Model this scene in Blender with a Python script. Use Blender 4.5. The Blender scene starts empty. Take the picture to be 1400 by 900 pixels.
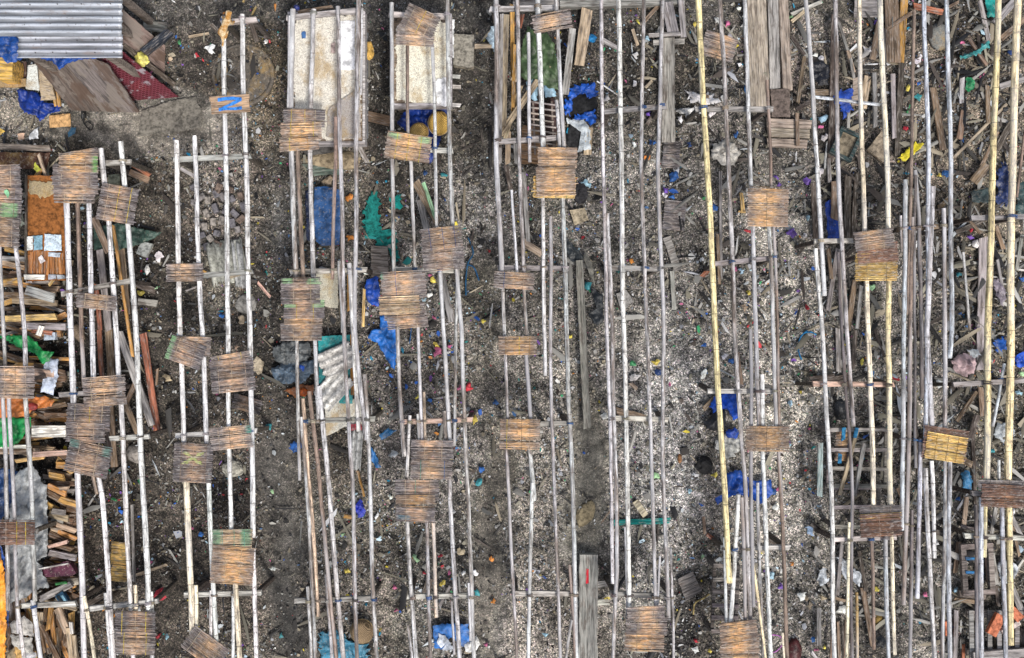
import bpy, bmesh, math, random
import numpy as np
from mathutils import Vector, Matrix, noise
random.seed(11); RNG = np.random.default_rng(5)
SC = bpy.context.scene; COL = SC.collection
H = 14.0                       # drone height in metres; 100 photo pixels are one metre on the ground
R = math.radians
def W(u, v, z=0.0):            # point of the place seen at photo pixel (u, v) and standing at height z
    k = (1 - z / H) / 100.0
    return Vector(((u - 700) * k, (450 - v) * k, z))
def rnd(a, b): return random.uniform(a, b)
def jit(c, s=.1):
    m = rnd(1 - s, 1 + s)
    return tuple(max(.004, x * m * rnd(1 - s * .3, 1 + s * .3)) for x in c[:3])
# ------------------------------------------------------------------ materials
class NT:
    def __init__(s, name):
        s.m = bpy.data.materials.new(name); s.m.use_nodes = True
        s.t = s.m.node_tree; s.b = s.t.nodes['Principled BSDF']
    def n(s, typ, **k):
        nd = s.t.nodes.new(typ)
        for a, v in k.items():
            if a in nd.inputs: nd.inputs[a].default_value = v
            else: setattr(nd, a, v)
        return nd
    def l(s, a, b): s.t.links.new(a, b)
    def ramp(s, src, stops):
        r = s.n('ShaderNodeValToRGB'); e = r.color_ramp.elements
        while len(e) < len(stops): e.new(.5)
        for q, (p, c) in zip(e, stops):
            q.position = p; q.color = (c, c, c, 1) if isinstance(c, (int, float)) else (*c, 1)
        s.l(src, r.inputs[0]); return r.outputs[0]
    def mix(s, mode, f, a, b):
        x = s.n('ShaderNodeMix', data_type='RGBA', blend_type=mode)
        for val, i in ((f, 0), (a, 6), (b, 7)):
            if isinstance(val, (int, float)): x.inputs[i].default_value = val
            elif isinstance(val, tuple): x.inputs[i].default_value = (*val, 1)
            else: s.l(val, x.inputs[i])
        return x.outputs[2]
    def coords(s, scale):      # object coordinates, shifted for every object so that no two look alike
        tc = s.n('ShaderNodeTexCoord'); oi = s.n('ShaderNodeObjectInfo')
        mul = s.n('ShaderNodeMath', operation='MULTIPLY'); s.l(oi.outputs['Random'], mul.inputs[0]); mul.inputs[1].default_value = 173.0
        add = s.n('ShaderNodeVectorMath', operation='ADD'); s.l(tc.outputs['Object'], add.inputs[0]); s.l(mul.outputs[0], add.inputs[1])
        mp = s.n('ShaderNodeMapping'); mp.inputs['Scale'].default_value = scale; s.l(add.outputs[0], mp.inputs[0])
        return mp.outputs[0]
    def noise(s, vec, sc, det=4, rough=.6):
        q = s.n('ShaderNodeTexNoise'); q.inputs['Scale'].default_value = sc; q.inputs['Detail'].default_value = det
        q.inputs['Roughness'].default_value = rough; s.l(vec, q.inputs['Vector']); return q.outputs['Fac']
    def base(s):               # object colour times the mesh's own colour
        oi = s.n('ShaderNodeObjectInfo'); at = s.n('ShaderNodeAttribute', attribute_name='Col')
        return s.mix('MULTIPLY', 1.0, oi.outputs['Color'], at.outputs['Color']), oi.outputs['Alpha']
    def bump(s, h, st=.4, d=.01):
        b = s.n('ShaderNodeBump'); b.inputs['Strength'].default_value = st; b.inputs['Distance'].default_value = d
        s.l(h, b.inputs['Height']); s.l(b.outputs[0], s.b.inputs['Normal'])
    def fin(s, col, rough=.8, spec=.3):
        s.l(col, s.b.inputs['Base Color']); s.b.inputs['Roughness'].default_value = rough
        s.b.inputs['Specular IOR Level'].default_value = spec; return s.m
M = {}
def mk_wood():
    q = NT('weathered_wood'); c, a = q.base()
    g = q.noise(q.coords((3, 45, 45)), 1.0, 6, .65)
    f = q.ramp(g, [(.38, .38), (.5, 1.0), (.62, 1.5)])
    c = q.mix('MULTIPLY', 1.0, c, f)
    st = q.noise(q.coords((5, 14, 14)), 1.0, 4)
    c = q.mix('MIX', q.ramp(st, [(.52, 0.), (.64, .6)]), c, (.10, .075, .06))
    lg = q.noise(q.coords((9, 60, 60)), 1.0, 3)
    c = q.mix('MIX', q.ramp(lg, [(.53, 0.), (.64, .45)]), c, (.42, .38, .34))
    q.bump(g, .6, .006); M['wood'] = q.fin(c, .85, .2)
def mk_ply():
    q = NT('peeling_plywood'); c, a = q.base()
    g = q.noise(q.coords((2.2, 26, 26)), 1.0, 7, .7)
    c = q.mix('MULTIPLY', 1.0, c, q.ramp(g, [(.38, .4), (.5, 1.0), (.62, 1.5)]))
    p = q.noise(q.coords((2.2, 5, 5)), 1.0, 7, .62)
    c = q.mix('MIX', q.ramp(p, [(.53, 0.), (.56, .7)]), c, (.235, .20, .17))
    p2 = q.noise(q.coords((1.6, 6, 5)), 1.0, 6, .65)
    c = q.mix('MIX', q.ramp(p2, [(.53, 0.), (.58, .75)]), c, (.11, .07, .05))
    q.bump(p, .6, .01); M['ply'] = q.fin(c, .8, .25)
def mk_bamboo():
    q = NT('bamboo'); c, a = q.base()
    b = q.noise(q.coords((9, 1.3, 9)), 1.0, 5, .7)
    bl = q.ramp(b, [(.44, 0.), (.58, 1.)])
    am = q.n('ShaderNodeMath', operation='MULTIPLY'); q.l(bl, am.inputs[0]); q.l(a, am.inputs[1])
    c = q.mix('MIX', am.outputs[0], c, (.17, .125, .095))
    s = q.noise(q.coords((42, 2.4, 42)), 1.0, 4, .7)
    c = q.mix('MULTIPLY', 1.0, c, q.ramp(s, [(.38, .42), (.5, 1.), (.62, 1.3)]))
    s3 = q.noise(q.coords((18, 5, 18)), 1.0, 4, .7)
    c = q.mix('MULTIPLY', 1.0, c, q.ramp(s3, [(.38, .6), (.5, 1.), (.62, 1.25)]))
    s4 = q.noise(q.coords((24, 7, 24)), 1.0, 5, .7)
    c = q.mix('MIX', q.ramp(s4, [(.53, 0.), (.62, .6)]), c, (.15, .12, .105))
    d = q.noise(q.coords((40, 22, 40)), 1.0, 3, .6)
    c = q.mix('MIX', q.ramp(d, [(.6, 0.), (.66, .75)]), c, (.07, .06, .055))
    d2 = q.noise(q.coords((4, .5, 4)), 1.0, 2)
    c = q.mix('MIX', q.ramp(d2, [(.5, 0.), (.6, .4)]), c, (.62, .62, .64))
    q.bump(s, .4, .004); M['bamboo'] = q.fin(c, .55, .35)
def mk_mat():
    q = NT('split_bamboo'); c, a = q.base()
    g = q.noise(q.coords((14, 160, 40)), 1.0, 5, .7)
    c = q.mix('MULTIPLY', 1.0, c, q.ramp(g, [(.38, .4), (.5, 1.), (.62, 1.4)]))
    b = q.noise(q.coords((9, 22, 9)), 1.0, 4, .6)
    c = q.mix('MIX', q.ramp(b, [(.53, 0.), (.63, .55)]), c, (.085, .075, .08))
    b2 = q.noise(q.coords((16, 40, 9)), 1.0, 4, .6)
    c = q.mix('MIX', q.ramp(b2, [(.53, 0.), (.63, .45)]), c, (.52, .48, .45))
    q.bump(g, .5, .004); M['mat'] = q.fin(c, .75, .25)
def mk_tarp():
    q = NT('tarpaulin'); c, a = q.base()
    g = q.noise(q.coords((9, 9, 9)), 1.0, 5, .65)
    c = q.mix('MULTIPLY', 1.0, c, q.ramp(g, [(.38, .5), (.5, 1.), (.62, 1.35)]))
    d = q.noise(q.coords((38, 38, 38)), 1.0, 3)
    dm = q.ramp(d, [(.6, 0.), (.68, 1.)])
    am = q.n('ShaderNodeMath', operation='MULTIPLY'); q.l(dm, am.inputs[0]); q.l(a, am.inputs[1])
    c = q.mix('MIX', am.outputs[0], c, (.30, .26, .21))
    q.bump(q.noise(q.coords((16, 16, 16)), 1.0, 5), .7, .02); M['tarp'] = q.fin(c, .42, .45)
def mk_plain():
    q = NT('worn_matter'); c, a = q.base()
    g = q.noise(q.coords((18, 18, 18)), 1.0, 6, .7)
    c = q.mix('MULTIPLY', 1.0, c, q.ramp(g, [(.38, .45), (.5, 1.), (.62, 1.4)]))
    q.bump(g, .8, .012); M['plain'] = q.fin(c, .85, .2)
def mk_crust():
    q = NT('fish_meal_crust'); c, a = q.base()
    v = q.noise(q.coords((60, 60, 60)), 1.0, 5, .75)
    c = q.mix('MULTIPLY', 1.0, c, q.ramp(v, [(.4, .7), (.5, 1.), (.6, 1.15)]))
    s = q.noise(q.coords((3.2, 2.2, 3)), 1.0, 6, .7)
    c = q.mix('MIX', q.ramp(s, [(.5, 0.), (.62, .7)]), c, (.40, .27, .11))
    s2 = q.noise(q.coords((22, 22, 22)), 1.0, 4, .7)
    c = q.mix('MIX', q.ramp(s2, [(.54, 0.), (.64, .6)]), c, (.36, .31, .25))
    s3 = q.noise(q.coords((90, 90, 90)), 1.0, 2, .5)
    c = q.mix('MIX', q.ramp(s3, [(.6, 0.), (.65, .7)]), c, (.12, .07, .055))
    q.bump(v, .6, .008); M['crust'] = q.fin(c, .9, .15)
def mk_metal():
    q = NT('galvanised_sheet'); c, a = q.base()
    g = q.noise(q.coords((2.5, 40, 10)), 1.0, 6, .7)
    c = q.mix('MULTIPLY', 1.0, c, q.ramp(g, [(.3, .5), (.5, .95), (.7, 1.25)]))
    d = q.noise(q.coords((26, 26, 26)), 1.0, 4, .7)
    c = q.mix('MIX', q.ramp(d, [(.58, 0.), (.66, .6)]), c, (.14, .11, .10))
    ru = q.noise(q.coords((2, 9, 5)), 1.0, 6, .7)
    c = q.mix('MIX', q.ramp(ru, [(.57, 0.), (.68, .45)]), c, (.24, .15, .10))
    q.b.inputs['Metallic'].default_value = .15; M['metal'] = q.fin(c, .45, .5)
def mk_weave():
    q = NT('woven_cane'); c, a = q.base()
    v = q.n('ShaderNodeTexWave', wave_type='BANDS', bands_direction='DIAGONAL'); v.inputs['Scale'].default_value = 26; v.inputs['Distortion'].default_value = 1.5
    q.l(q.coords((1, 1, 1)), v.inputs['Vector'])
    c = q.mix('MULTIPLY', 1.0, c, q.ramp(v.outputs['Fac'], [(.1, .4), (.6, 1.1)]))
    q.bump(v.outputs['Fac'], .6, .006); M['weave'] = q.fin(c, .8, .2)
def mk_check():
    q = NT('patterned_vinyl'); c, a = q.base(); vec = q.coords((1, 1, 1))
    b = q.n('ShaderNodeTexBrick'); b.inputs['Scale'].default_value = 8; b.inputs['Mortar Size'].default_value = .04
    b.inputs['Brick Width'].default_value = .42; b.inputs['Row Height'].default_value = .32
    b.inputs['Color1'].default_value = (1, 1, 1, 1); b.inputs['Color2'].default_value = (.7, .6, .6, 1); b.inputs['Mortar'].default_value = (2.0, 4.6, 4.0, 1)
    tc = q.n('ShaderNodeTexCoord'); q.l(tc.outputs['Object'], b.inputs['Vector'])
    c = q.mix('MULTIPLY', 1.0, c, b.outputs['Color'])
    g = q.noise(q.coords((5, 5, 5)), 1.0, 5, .7)
    c = q.mix('MIX', q.ramp(g, [(.55, 0.), (.62, .8)]), c, (.36, .34, .36)); M['check'] = q.fin(c, .6, .4)
def mk_fur():
    q = NT('ginger_fur'); n = q.noise(q.coords((14, 14, 14)), 1.0, 3); n2 = q.noise(q.coords((90, 90, 90)), 1.0, 3)
    c = q.mix('MIX', q.ramp(n, [(.4, 0.), (.6, 1.)]), (.70, .55, .34), (.44, .22, .06))
    c = q.mix('MULTIPLY', 1.0, c, q.ramp(n2, [(.3, .6), (.7, 1.25)]))
    q.bump(n2, .6, .01); M['fur'] = q.fin(c, .9, .15)
def mk_ground():
    q = NT('trampled_mud'); at = q.n('ShaderNodeAttribute', attribute_name='Col'); tc = q.n('ShaderNodeTexCoord'); vec = tc.outputs['Object']
    c = at.outputs['Color']; wet = at.outputs['Alpha']
    v1 = q.n('ShaderNodeTexVoronoi'); v1.inputs['Scale'].default_value = 62; q.l(vec, v1.inputs['Vector'])
    v2 = q.n('ShaderNodeTexVoronoi'); v2.inputs['Scale'].default_value = 130; q.l(vec, v2.inputs['Vector'])
    s1 = q.n('ShaderNodeSeparateColor'); q.l(v1.outputs['Color'], s1.inputs[0])
    s2 = q.n('ShaderNodeSeparateColor'); q.l(v2.outputs['Color'], s2.inputs[0])
    n = q.noise(vec, 6, 8, .7)
    c = q.mix('MULTIPLY', 1.0, c, q.ramp(n, [(.36, .3), (.5, 1.), (.64, 1.6)]))
    k1 = q.mix('MULTIPLY', 1.0, c, q.ramp(s1.outputs[0], [(0., .28), (.4, .75), (.75, 1.2), (.95, 2.2)]))
    k1 = q.mix('MULTIPLY', 1.0, k1, q.ramp(s2.outputs[1], [(0., .3), (.55, .95), (.92, 1.9)]))
    k1 = q.mix('MULTIPLY', .10, k1, v1.outputs['Color'])
    fg = q.noise(vec, 120, 4, .7); c2 = q.mix('MULTIPLY', 1.0, c, q.ramp(fg, [(.36, .35), (.5, 1.), (.64, 1.7)]))
    wm = q.n('ShaderNodeMath', operation='MULTIPLY'); q.l(wet, wm.inputs[0]); wm.inputs[1].default_value = .72
    c = q.mix('MIX', wm.outputs[0], k1, c2)                      # packed smooth mud keeps less grit
    q.bump(q.mix('ADD', .5, s1.outputs[0], n), .9, .02)
    q.l(q.ramp(wet, [(0., .9), (1., .5)]), q.b.inputs['Roughness'])
    q.l(c, q.b.inputs['Base Color']); q.b.inputs['Specular IOR Level'].default_value = .3; M['ground'] = q.m
def mk_litter():
    q = NT('scattered_scraps'); at = q.n('ShaderNodeAttribute', attribute_name='Col'); M['litter'] = q.fin(at.outputs['Color'], .6, .35)
for f in (mk_ply, mk_wood, mk_bamboo, mk_mat, mk_tarp, mk_plain, mk_crust, mk_metal, mk_weave, mk_check, mk_fur, mk_ground, mk_litter): f()
# ------------------------------------------------------------------ objects
class MB:
    def __init__(s): s.v = []; s.f = []; s.c = []
    def add(s, vs, fs, c=(1, 1, 1)):
        o = len(s.v); s.v += [tuple(p) for p in vs]; s.f += [tuple(i + o for i in f) for f in fs]
        s.c += (list(c) if isinstance(c, list) else [c] * len(vs)); return o
    def box(s, x0, x1, y0, y1, z0, z1, c=(1, 1, 1)):
        s.add([(x, y, z) for z in (z0, z1) for y in (y0, y1) for x in (x0, x1)],
              [(0, 2, 3, 1), (4, 5, 7, 6), (0, 1, 5, 4), (2, 6, 7, 3), (0, 4, 6, 2), (1, 3, 7, 5)], c)
    def bar(s, a, b, w, t, c=(1, 1, 1)):                # square bar between two points
        a = Vector(a); b = Vector(b); d = (b - a).normalized(); up = Vector((0, 0, 1)) if abs(d.z) < .9 else Vector((0, 1, 0))
        sx = d.cross(up).normalized() * w / 2; sy = sx.cross(d).normalized() * t / 2
        s.add([p + i * sx + j * sy for p in (a, b) for j in (-1, 1) for i in (-1, 1)],
              [(0, 2, 3, 1), (4, 5, 7, 6), (0, 1, 5, 4), (2, 6, 7, 3), (0, 4, 6, 2), (1, 3, 7, 5)], c)
    def build(s, name, mat, parent=None, color=(1, 1, 1), alpha=1., loc=None, smooth=False):
        me = bpy.data.meshes.new(name); me.from_pydata(s.v, [], s.f); me.update()
        a = me.attributes.new('Col', 'FLOAT_COLOR', 'POINT')
        ar = np.ones((len(s.v), 4), dtype=np.float32); ar[:, :3] = np.array(s.c, dtype=np.float32)[:, :3]; a.data.foreach_set('color', ar.ravel())
        if smooth: me.polygons.foreach_set('use_smooth', [True] * len(s.f))
        o = bpy.data.objects.new(name, me); COL.objects.link(o); me.materials.append(M[mat])
        o.color = (*color[:3], alpha)
        if parent: o.parent = parent
        if loc is not None: o.location = loc
        return o
LABELS = {}
def tag(o, label, cat, group=None, kind=None):
    o['label'] = label; o['category'] = cat
    if group: o['group'] = group
    if kind: o['kind'] = kind
    LABELS.setdefault(label, []).append(o.name); return o
def empty(name, loc, rz=0):
    o = bpy.data.objects.new(name, None); COL.objects.link(o); o.location = loc; o.rotation_euler = (0, 0, rz); o.empty_display_size = .1; return o
LAND = []                                               # landmarks used to say where a scrap lies
def land(u, v, t): LAND.append((u, v, t))
def auto(desc, u, v):
    for q in sorted(LAND, key=lambda q: math.hypot(q[0] - u, q[1] - v)):
        du, dv = u - q[0], v - q[1]
        if abs(du) + abs(dv) < 4: continue
        w = ('left of' if du < 0 else 'right of') if abs(du) > abs(dv) else ('above' if dv < 0 else 'below')
        t = f'{desc} {w} the {q[2]}'
        if t not in LABELS and len(t.split()) <= 16: return t
    return desc
# ------------------------------------------------------------------ bamboo poles
PC = {'W': ((.80, .785, .755), .24), 'L': ((.64, .63, .625), .55), 'G': ((.50, .49, .485), .85), 'B': ((.27, .20, .155), .6), 'Y': ((.90, .73, .40), .04),
      'C': ((.86, .75, .55), .12), 'O': ((.50, .32, .09), .4), 'D': ((.15, .135, .14), .5), 'U': ((.56, .59, .64), .6), 'P': ((.66, .50, .36), .5)}
def tube_mesh(pts, rad, seg=10, nodes=True, nd=.5):
    mb = MB(); P = [Vector(p) for p in pts]
    L = [0]
    for a, b in zip(P, P[1:]): L.append(L[-1] + (b - a).length)
    def at(s):
        for i in range(len(P) - 1):
            if s <= L[i + 1] or i == len(P) - 2:
                return P[i].lerp(P[i + 1], (s - L[i]) / max(1e-6, L[i + 1] - L[i]))
    T = L[-1]; st = [(0, 1., 1.), (T, 1., 1.)]; s = rnd(.05, .3)
    while s < T - .05:
        if nodes: st += [(s - .018, 1.0, .97), (s - .004, 1.07, 1.05), (s + .004, 1.01, nd), (s + .010, 1.0, nd), (s + .018, 1., .97)]
        s += rnd(.22, .46)
    s = .1
    while s < T: st.append((s, 1., 1.)); s += .11
    st = sorted(x for x in st if 0 <= x[0] <= T)
    off = rnd(0, 99); d = (P[-1] - P[0]).normalized(); sx = d.cross(Vector((0, 0, 1))).normalized(); sy = sx.cross(d)
    rows = []; tap = rnd(-.12, .12)
    for s, k, c in st:
        p = at(s); wob = noise.noise(Vector((off, s * .55, 0))) * .024 + noise.noise(Vector((off, s * 2.6, 4))) * .005
        r = rad * k * (1 + tap * (s / T - .5)) * (1 + .06 * noise.noise(Vector((off, s * 1.7, 9))))
        q = p + sx * wob
        rows.append(mb.add([q + (sx * math.cos(a) + sy * math.sin(a)) * r for a in (2 * math.pi * i / seg for i in range(seg))], [], (c, c, c)))
    for a, b in zip(rows, rows[1:]):
        mb.f += [(a + i, a + (i + 1) % seg, b + (i + 1) % seg, b + i) for i in range(seg)]
    for row, sg in ((rows[0], -1), (rows[-1], 1)):      # hollow cut ends
        c0 = sum((Vector(mb.v[row + i]) for i in range(seg)), Vector()) / seg
        o = mb.add([c0 + (Vector(mb.v[row + i]) - c0) * .65 - d * sg * .03 for i in range(seg)], [tuple(range(seg))], (.12, .1, .09))
        mb.f += [(row + i, row + (i + 1) % seg, o + (i + 1) % seg, o + i) for i in range(seg)]
    return mb
NP = [0]; POLES = []; BEAMS = []
def pole(pts, w, col, label, z=.9, name='bamboo_pole', group='bamboo poles of the drying racks', z2=None):
    pts = [tuple(p) for p in pts]
    def ext(a, b):
        d = math.hypot(a[0] - b[0], a[1] - b[1]); k = 60 / d
        return (a[0] + (a[0] - b[0]) * k, a[1] + (a[1] - b[1]) * k)
    if pts[0][1] <= 3: pts[0] = ext(pts[0], pts[1])
    if pts[-1][1] >= 896: pts[-1] = ext(pts[-1], pts[-2])
    NP[0] += 1; zz = z + .009 * (NP[0] % 3); z2 = zz if z2 is None else z2; n = len(pts) - 1
    Wd = [W(u, v, zz + (z2 - zz) * i / n) for i, (u, v) in enumerate(pts)]
    a, b = Wd[0], Wd[-1]; dy = (b - a).normalized(); dx = dy.cross(Vector((0, 0, 1))).normalized(); dz = dx.cross(dy)
    Mx = Matrix((dx, dy, dz)).transposed(); inv = Mx.inverted()
    mb = tube_mesh([inv @ (p - a) for p in Wd], w * (1.06 if col in 'YC' else .87 if w >= 7 else .94) / 200 * (1 - zz / H), nd=.45 if col in 'CYO' else .45 if col in 'WL' else .7)
    base, patch = PC[col]
    o = mb.build(name, 'bamboo', None, jit(base, .1), patch, None, True)
    o.matrix_world = Matrix.Translation(a) @ Mx.to_4x4()
    POLES.append((o, Wd, w * (1.06 if col in 'YC' else .87 if w >= 7 else .94) / 200 * (1 - zz / H)))
    return tag(o, label, 'pole', group)
# ------------------------------------------------------------------ drying mats
PAL = {'dk': ((.215, .185, .18), (.60, .40, .26)), 'br': ((.27, .225, .205), (.72, .47, .275)), 'or': ((.36, .265, .20), (.80, .49, .23)),
       'yl': ((.62, .41, .14), (.82, .58, .22)), 'rd': ((.21, .125, .095), (.36, .20, .125)), 'tn': ((.52, .38, .25), (.74, .54, .33)), 'gy': ((.20, .18, .18), (.32, .27, .24))}
CORD = {'y': (.66, .50, .04), 'd': (.22, .16, .11), 't': (.48, .38, .27), 'b': (.05, .12, .32), 'o': (.42, .25, .08), 'g': (.10, .34, .26)}
def mat(u, v, w, h, rot, pal, lay, label, cords='ttt', paint=(), z0=.965, tilt=0., split=None, group='split bamboo drying mats', name='drying_mat'):
    z = z0 + lay * .018; k = (1 - z / H) / 100; wx, wy = w * k, h * k
    root = empty(name, W(u, v, z), -R(rot)); root.rotation_euler.x = tilt + rnd(-.02, .02); root.rotation_euler.y = rnd(-.025, .025)
    tag(root, label, 'mat', group)
    edge, cen = PAL[pal]; mb = MB(); off = rnd(0, 500); y = -wy / 2; row = 0; cx0 = rnd(-.08, .08); cw = rnd(.17, .28)
    band = 1.
    while y < wy / 2:
        p = rnd(.008, .016); hw = p * .47; row += 1
        if random.random() < .13: band = rnd(.6, 1.25)
        sh = band * rnd(.72, 1.28) * (.4 if random.random() < .09 else 1); xa, xb = -wx / 2 + rnd(-.006, .01), wx / 2 + rnd(-.01, .006)
        if random.random() < .05: xa -= rnd(.01, .035)
        if random.random() < .05: xb += rnd(.01, .035)
        if random.random() < .04: y += rnd(.006, .014)
        yc = y + p / 2; t = rnd(.006, .010); skew = rnd(-.003, .003); n = 12; ring = []
        for i in range(n + 1):
            f = i / n; x = xa + (xb - xa) * f; q = x / wx
            wear = 1 - min(1, max(0, (abs(q - cx0 + .10 * noise.noise(Vector((off, yc * 14, 0)))) - cw * .45) / (.26)))
            wear = max(0, min(1, wear * (.72 + .55 * noise.noise(Vector((x * 9, yc * 16, off))))))
            c = [(edge[j] + (cen[j] - edge[j]) * wear) * sh * (1 + .3 * noise.noise(Vector((x * 12 + row * 7, off, j * .2)))) for j in range(3)]
            for (px0, py0, pw, ph, pc) in paint:
                if abs(q - px0) < pw / 2 * rnd(.9, 1.1) and abs(yc / wy - py0) < ph / 2: c = [c[j] * .3 + pc[j] * .7 for j in range(3)]
            zz = .012 * noise.noise(Vector((x * 3, yc * 4, off))) + .003 * math.sin(row * 2.3)
            yy = yc + skew * (2 * f - 1)
            ring.append(mb.add([(x, yy - hw, zz), (x, yy - hw * .5, zz + t), (x, yy + hw * .5, zz + t), (x, yy + hw, zz)], [], tuple(c)))
        for a, b in zip(ring, ring[1:]): mb.f += [(a + i, a + (i + 1) % 4, b + (i + 1) % 4, b + i) for i in range(4)]
        a, b = ring[0], ring[-1]; mb.f += [(a + 3, a + 2, a + 1, a), (b, b + 1, b + 2, b + 3)]
        y += p
    mb.build('slats', 'mat', root)
    for i, cc in enumerate(cords):
        m2 = MB(); f = (i + .5) / len(cords) - .5 + rnd(-.05, .05); f *= .86; x = f * wx; n = max(4, int(wy / .03)); pr = None
        for j in range(n + 1):
            yy = -wy / 2 + wy * j / n; zz = .0125 + .012 * noise.noise(Vector((x * 3, yy * 4, off))); xx = x + .004 * noise.noise(Vector((off, yy * 9, i)))
            r = m2.add([(xx - .0027, yy, zz - .004), (xx, yy, zz + .002), (xx + .0027, yy, zz - .004)], [])
            if pr is not None: m2.f += [(pr, pr + 1, r + 1, r), (pr + 1, pr + 2, r + 2, r + 1)]
            pr = r
        m2.build('binding_cord', 'plain', root, jit(CORD[cc], .15))
    return root
# ------------------------------------------------------------------ planks, boards, sheets, lumps
WC = {'g': (.27, .255, .24), 'l': (.44, .42, .39), 'b': (.20, .14, .095), 'd': (.075, .06, .05), 'o': (.46, .25, .075), 'y': (.55, .37, .14), 'r': (.30, .115, .065),
      'w': (.66, .63, .57), 't': (.40, .31, .215), 'p': (.50, .33, .26), 'k': (.035, .033, .036)}
WN = {'g': 'grey', 'l': 'pale grey', 'b': 'brown', 'd': 'dark brown', 'o': 'orange-brown', 'y': 'yellowish', 'r': 'reddish brown', 'w': 'whitish', 't': 'tan', 'p': 'pinkish', 'k': 'blackened'}
def plank(u1, v1, u2, v2, w, col, label, z=.06, z2=None, th=.028, name='plank', cat='plank', group=None, color=None, material='wood', rag=.02):
    z2 = z if z2 is None else z2; a, b = W(u1, v1, z), W(u2, v2, z2); d = (b - a); L = d.length; d.normalize()
    sx = Vector((0, 0, 1)).cross(d).normalized(); n_ = d.cross(sx); hw = w / 200; mb = MB(); n = max(2, int(L / .09)); off = rnd(0, 99); rows = []
    for i in range(n + 1):
        x = L * i / n; ww = hw * (1 + .10 * noise.noise(Vector((off, x * 6, 0)))); bz = .006 * noise.noise(Vector((off, x * 2, 5)))
        e = [rnd(-rag, rag) if i in (0, n) else 0 for _ in range(2)]; c = rnd(.9, 1.1) * (1.25 if i in (0, n) else 1)
        rows.append(mb.add([(x + e[0], -ww, bz - th), (x + e[0], -ww, bz - .003), (x + e[0] * .8, -ww * .9, bz), (x + e[1] * .8, ww * .9, bz), (x + e[1], ww, bz - .003), (x + e[1], ww, bz - th)], [], (c, c, c)))
    for p, q in zip(rows, rows[1:]): mb.f += [(p + i, q + i, q + (i + 1) % 6, p + (i + 1) % 6) for i in range(6)]
    mb.f += [tuple(rows[0] + i for i in range(6)), tuple(rows[-1] + i for i in reversed(range(6)))]
    o = mb.build(name, material, None, jit(color or WC[col], .14))
    o.matrix_world = Matrix.Translation(a) @ Matrix((d, sx, n_)).transposed().to_4x4()
    if label: tag(o, label, cat, group)
    return o
def board(poly, zs, label, col='b', th=.02, name='plywood_board', cat='board', material='wood', group=None, color=None, parent=None, rag=.012):
    P = [W(u, v, z) for (u, v), z in zip(poly, zs if isinstance(zs, (list, tuple)) else [zs] * len(poly))]
    o0 = P[0].copy(); dx = (P[1] - P[0]).normalized(); nz = Vector()
    for i in range(len(P)): nz += (P[i] - o0).cross(P[(i + 1) % len(P)] - o0)
    nz.normalize(); nz = nz if nz.z > 0 else -nz; dx = (dx - nz * dx.dot(nz)).normalized(); dy = nz.cross(dx)
    Mx = Matrix((dx, dy, nz)).transposed(); inv = Mx.inverted(); loc = [inv @ (p - o0) for p in P]
    ring = []
    for a, b in zip(loc, loc[1:] + loc[:1]):
        n = max(1, int((b - a).length / .06))
        for j in range(n):
            p = a.lerp(b, j / n); ring.append(Vector((p.x + rnd(-rag, rag) * .6, p.y + rnd(-rag, rag) * .6, p.z)))
    n = len(ring); mb = MB(); t = mb.add(ring, [tuple(range(n))]); bt = mb.add([p - Vector((0, 0, th)) for p in ring], [tuple(reversed(range(n)))], (1.2, 1.1, 1))
    mb.f += [(t + i, bt + i, bt + (i + 1) % n, t + (i + 1) % n) for i in range(n)]
    o = mb.build(name, material, parent, jit(color or WC[col], .08))
    mw = Matrix.Translation(o0) @ Mx.to_4x4()
    o.matrix_basis = Matrix.Translation(-parent.location) @ mw if parent else mw
    if label: tag(o, label, cat, group)
    return o
def sheet(poly, z, color, label, name='tarpaulin', cat='tarp', amp=.03, material='tarp', alpha=.5, group=None, zc=None, jag=.012, freq=6., parent=None):
    if any(q in name for q in ('bag', 'film', 'wrapper')): freq, jag = max(freq, 13.), max(jag, .02)
    P = [W(u, v, z) for u, v in poly]; c = sum(P, Vector()) / len(P); ring = []
    for a, b in zip(P, P[1:] + P[:1]):
        n = max(1, int((b - a).length / .025))
        ring += [(a.lerp(b, j / n) - c, Vector((rnd(-jag, jag), rnd(-jag, jag), 0))) for j in range(n)]
    off = rnd(0, 300); n = len(ring); big = max(p.length for p, _ in ring); k = max(3, int(big / .03)); mb = MB(); rows = []
    for i in range(1, k + 1):
        f = i / k; rr = []; cc = []
        for p, e in ring:
            q = p * f + e * f ** 9; h = amp * (abs(noise.noise(Vector((q.x * freq, q.y * freq * .7, off)))) * 1.6 + .5 * noise.noise(Vector((q.x * freq * 3, q.y * freq * 3, off))))
            h += (zc or 0) * (1 - f * f); h *= 1 if f < .99 else .3
            rr.append((q.x, q.y, h)); cc.append((1, 1, 1))
        rows.append(mb.add(rr, [], cc))
    c0 = mb.add([(0, 0, (zc or 0) + amp * .5)], [])
    mb.f += [(c0, rows[0] + i, rows[0] + (i + 1) % n) for i in range(n)]
    for a, b in zip(rows, rows[1:]): mb.f += [(a + i, b + i, b + (i + 1) % n, a + (i + 1) % n) for i in range(n)]
    o = mb.build(name, material, parent, jit(color, .05), alpha, c, material != 'litter')
    if label: tag(o, label, cat, group)
    return o
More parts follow.
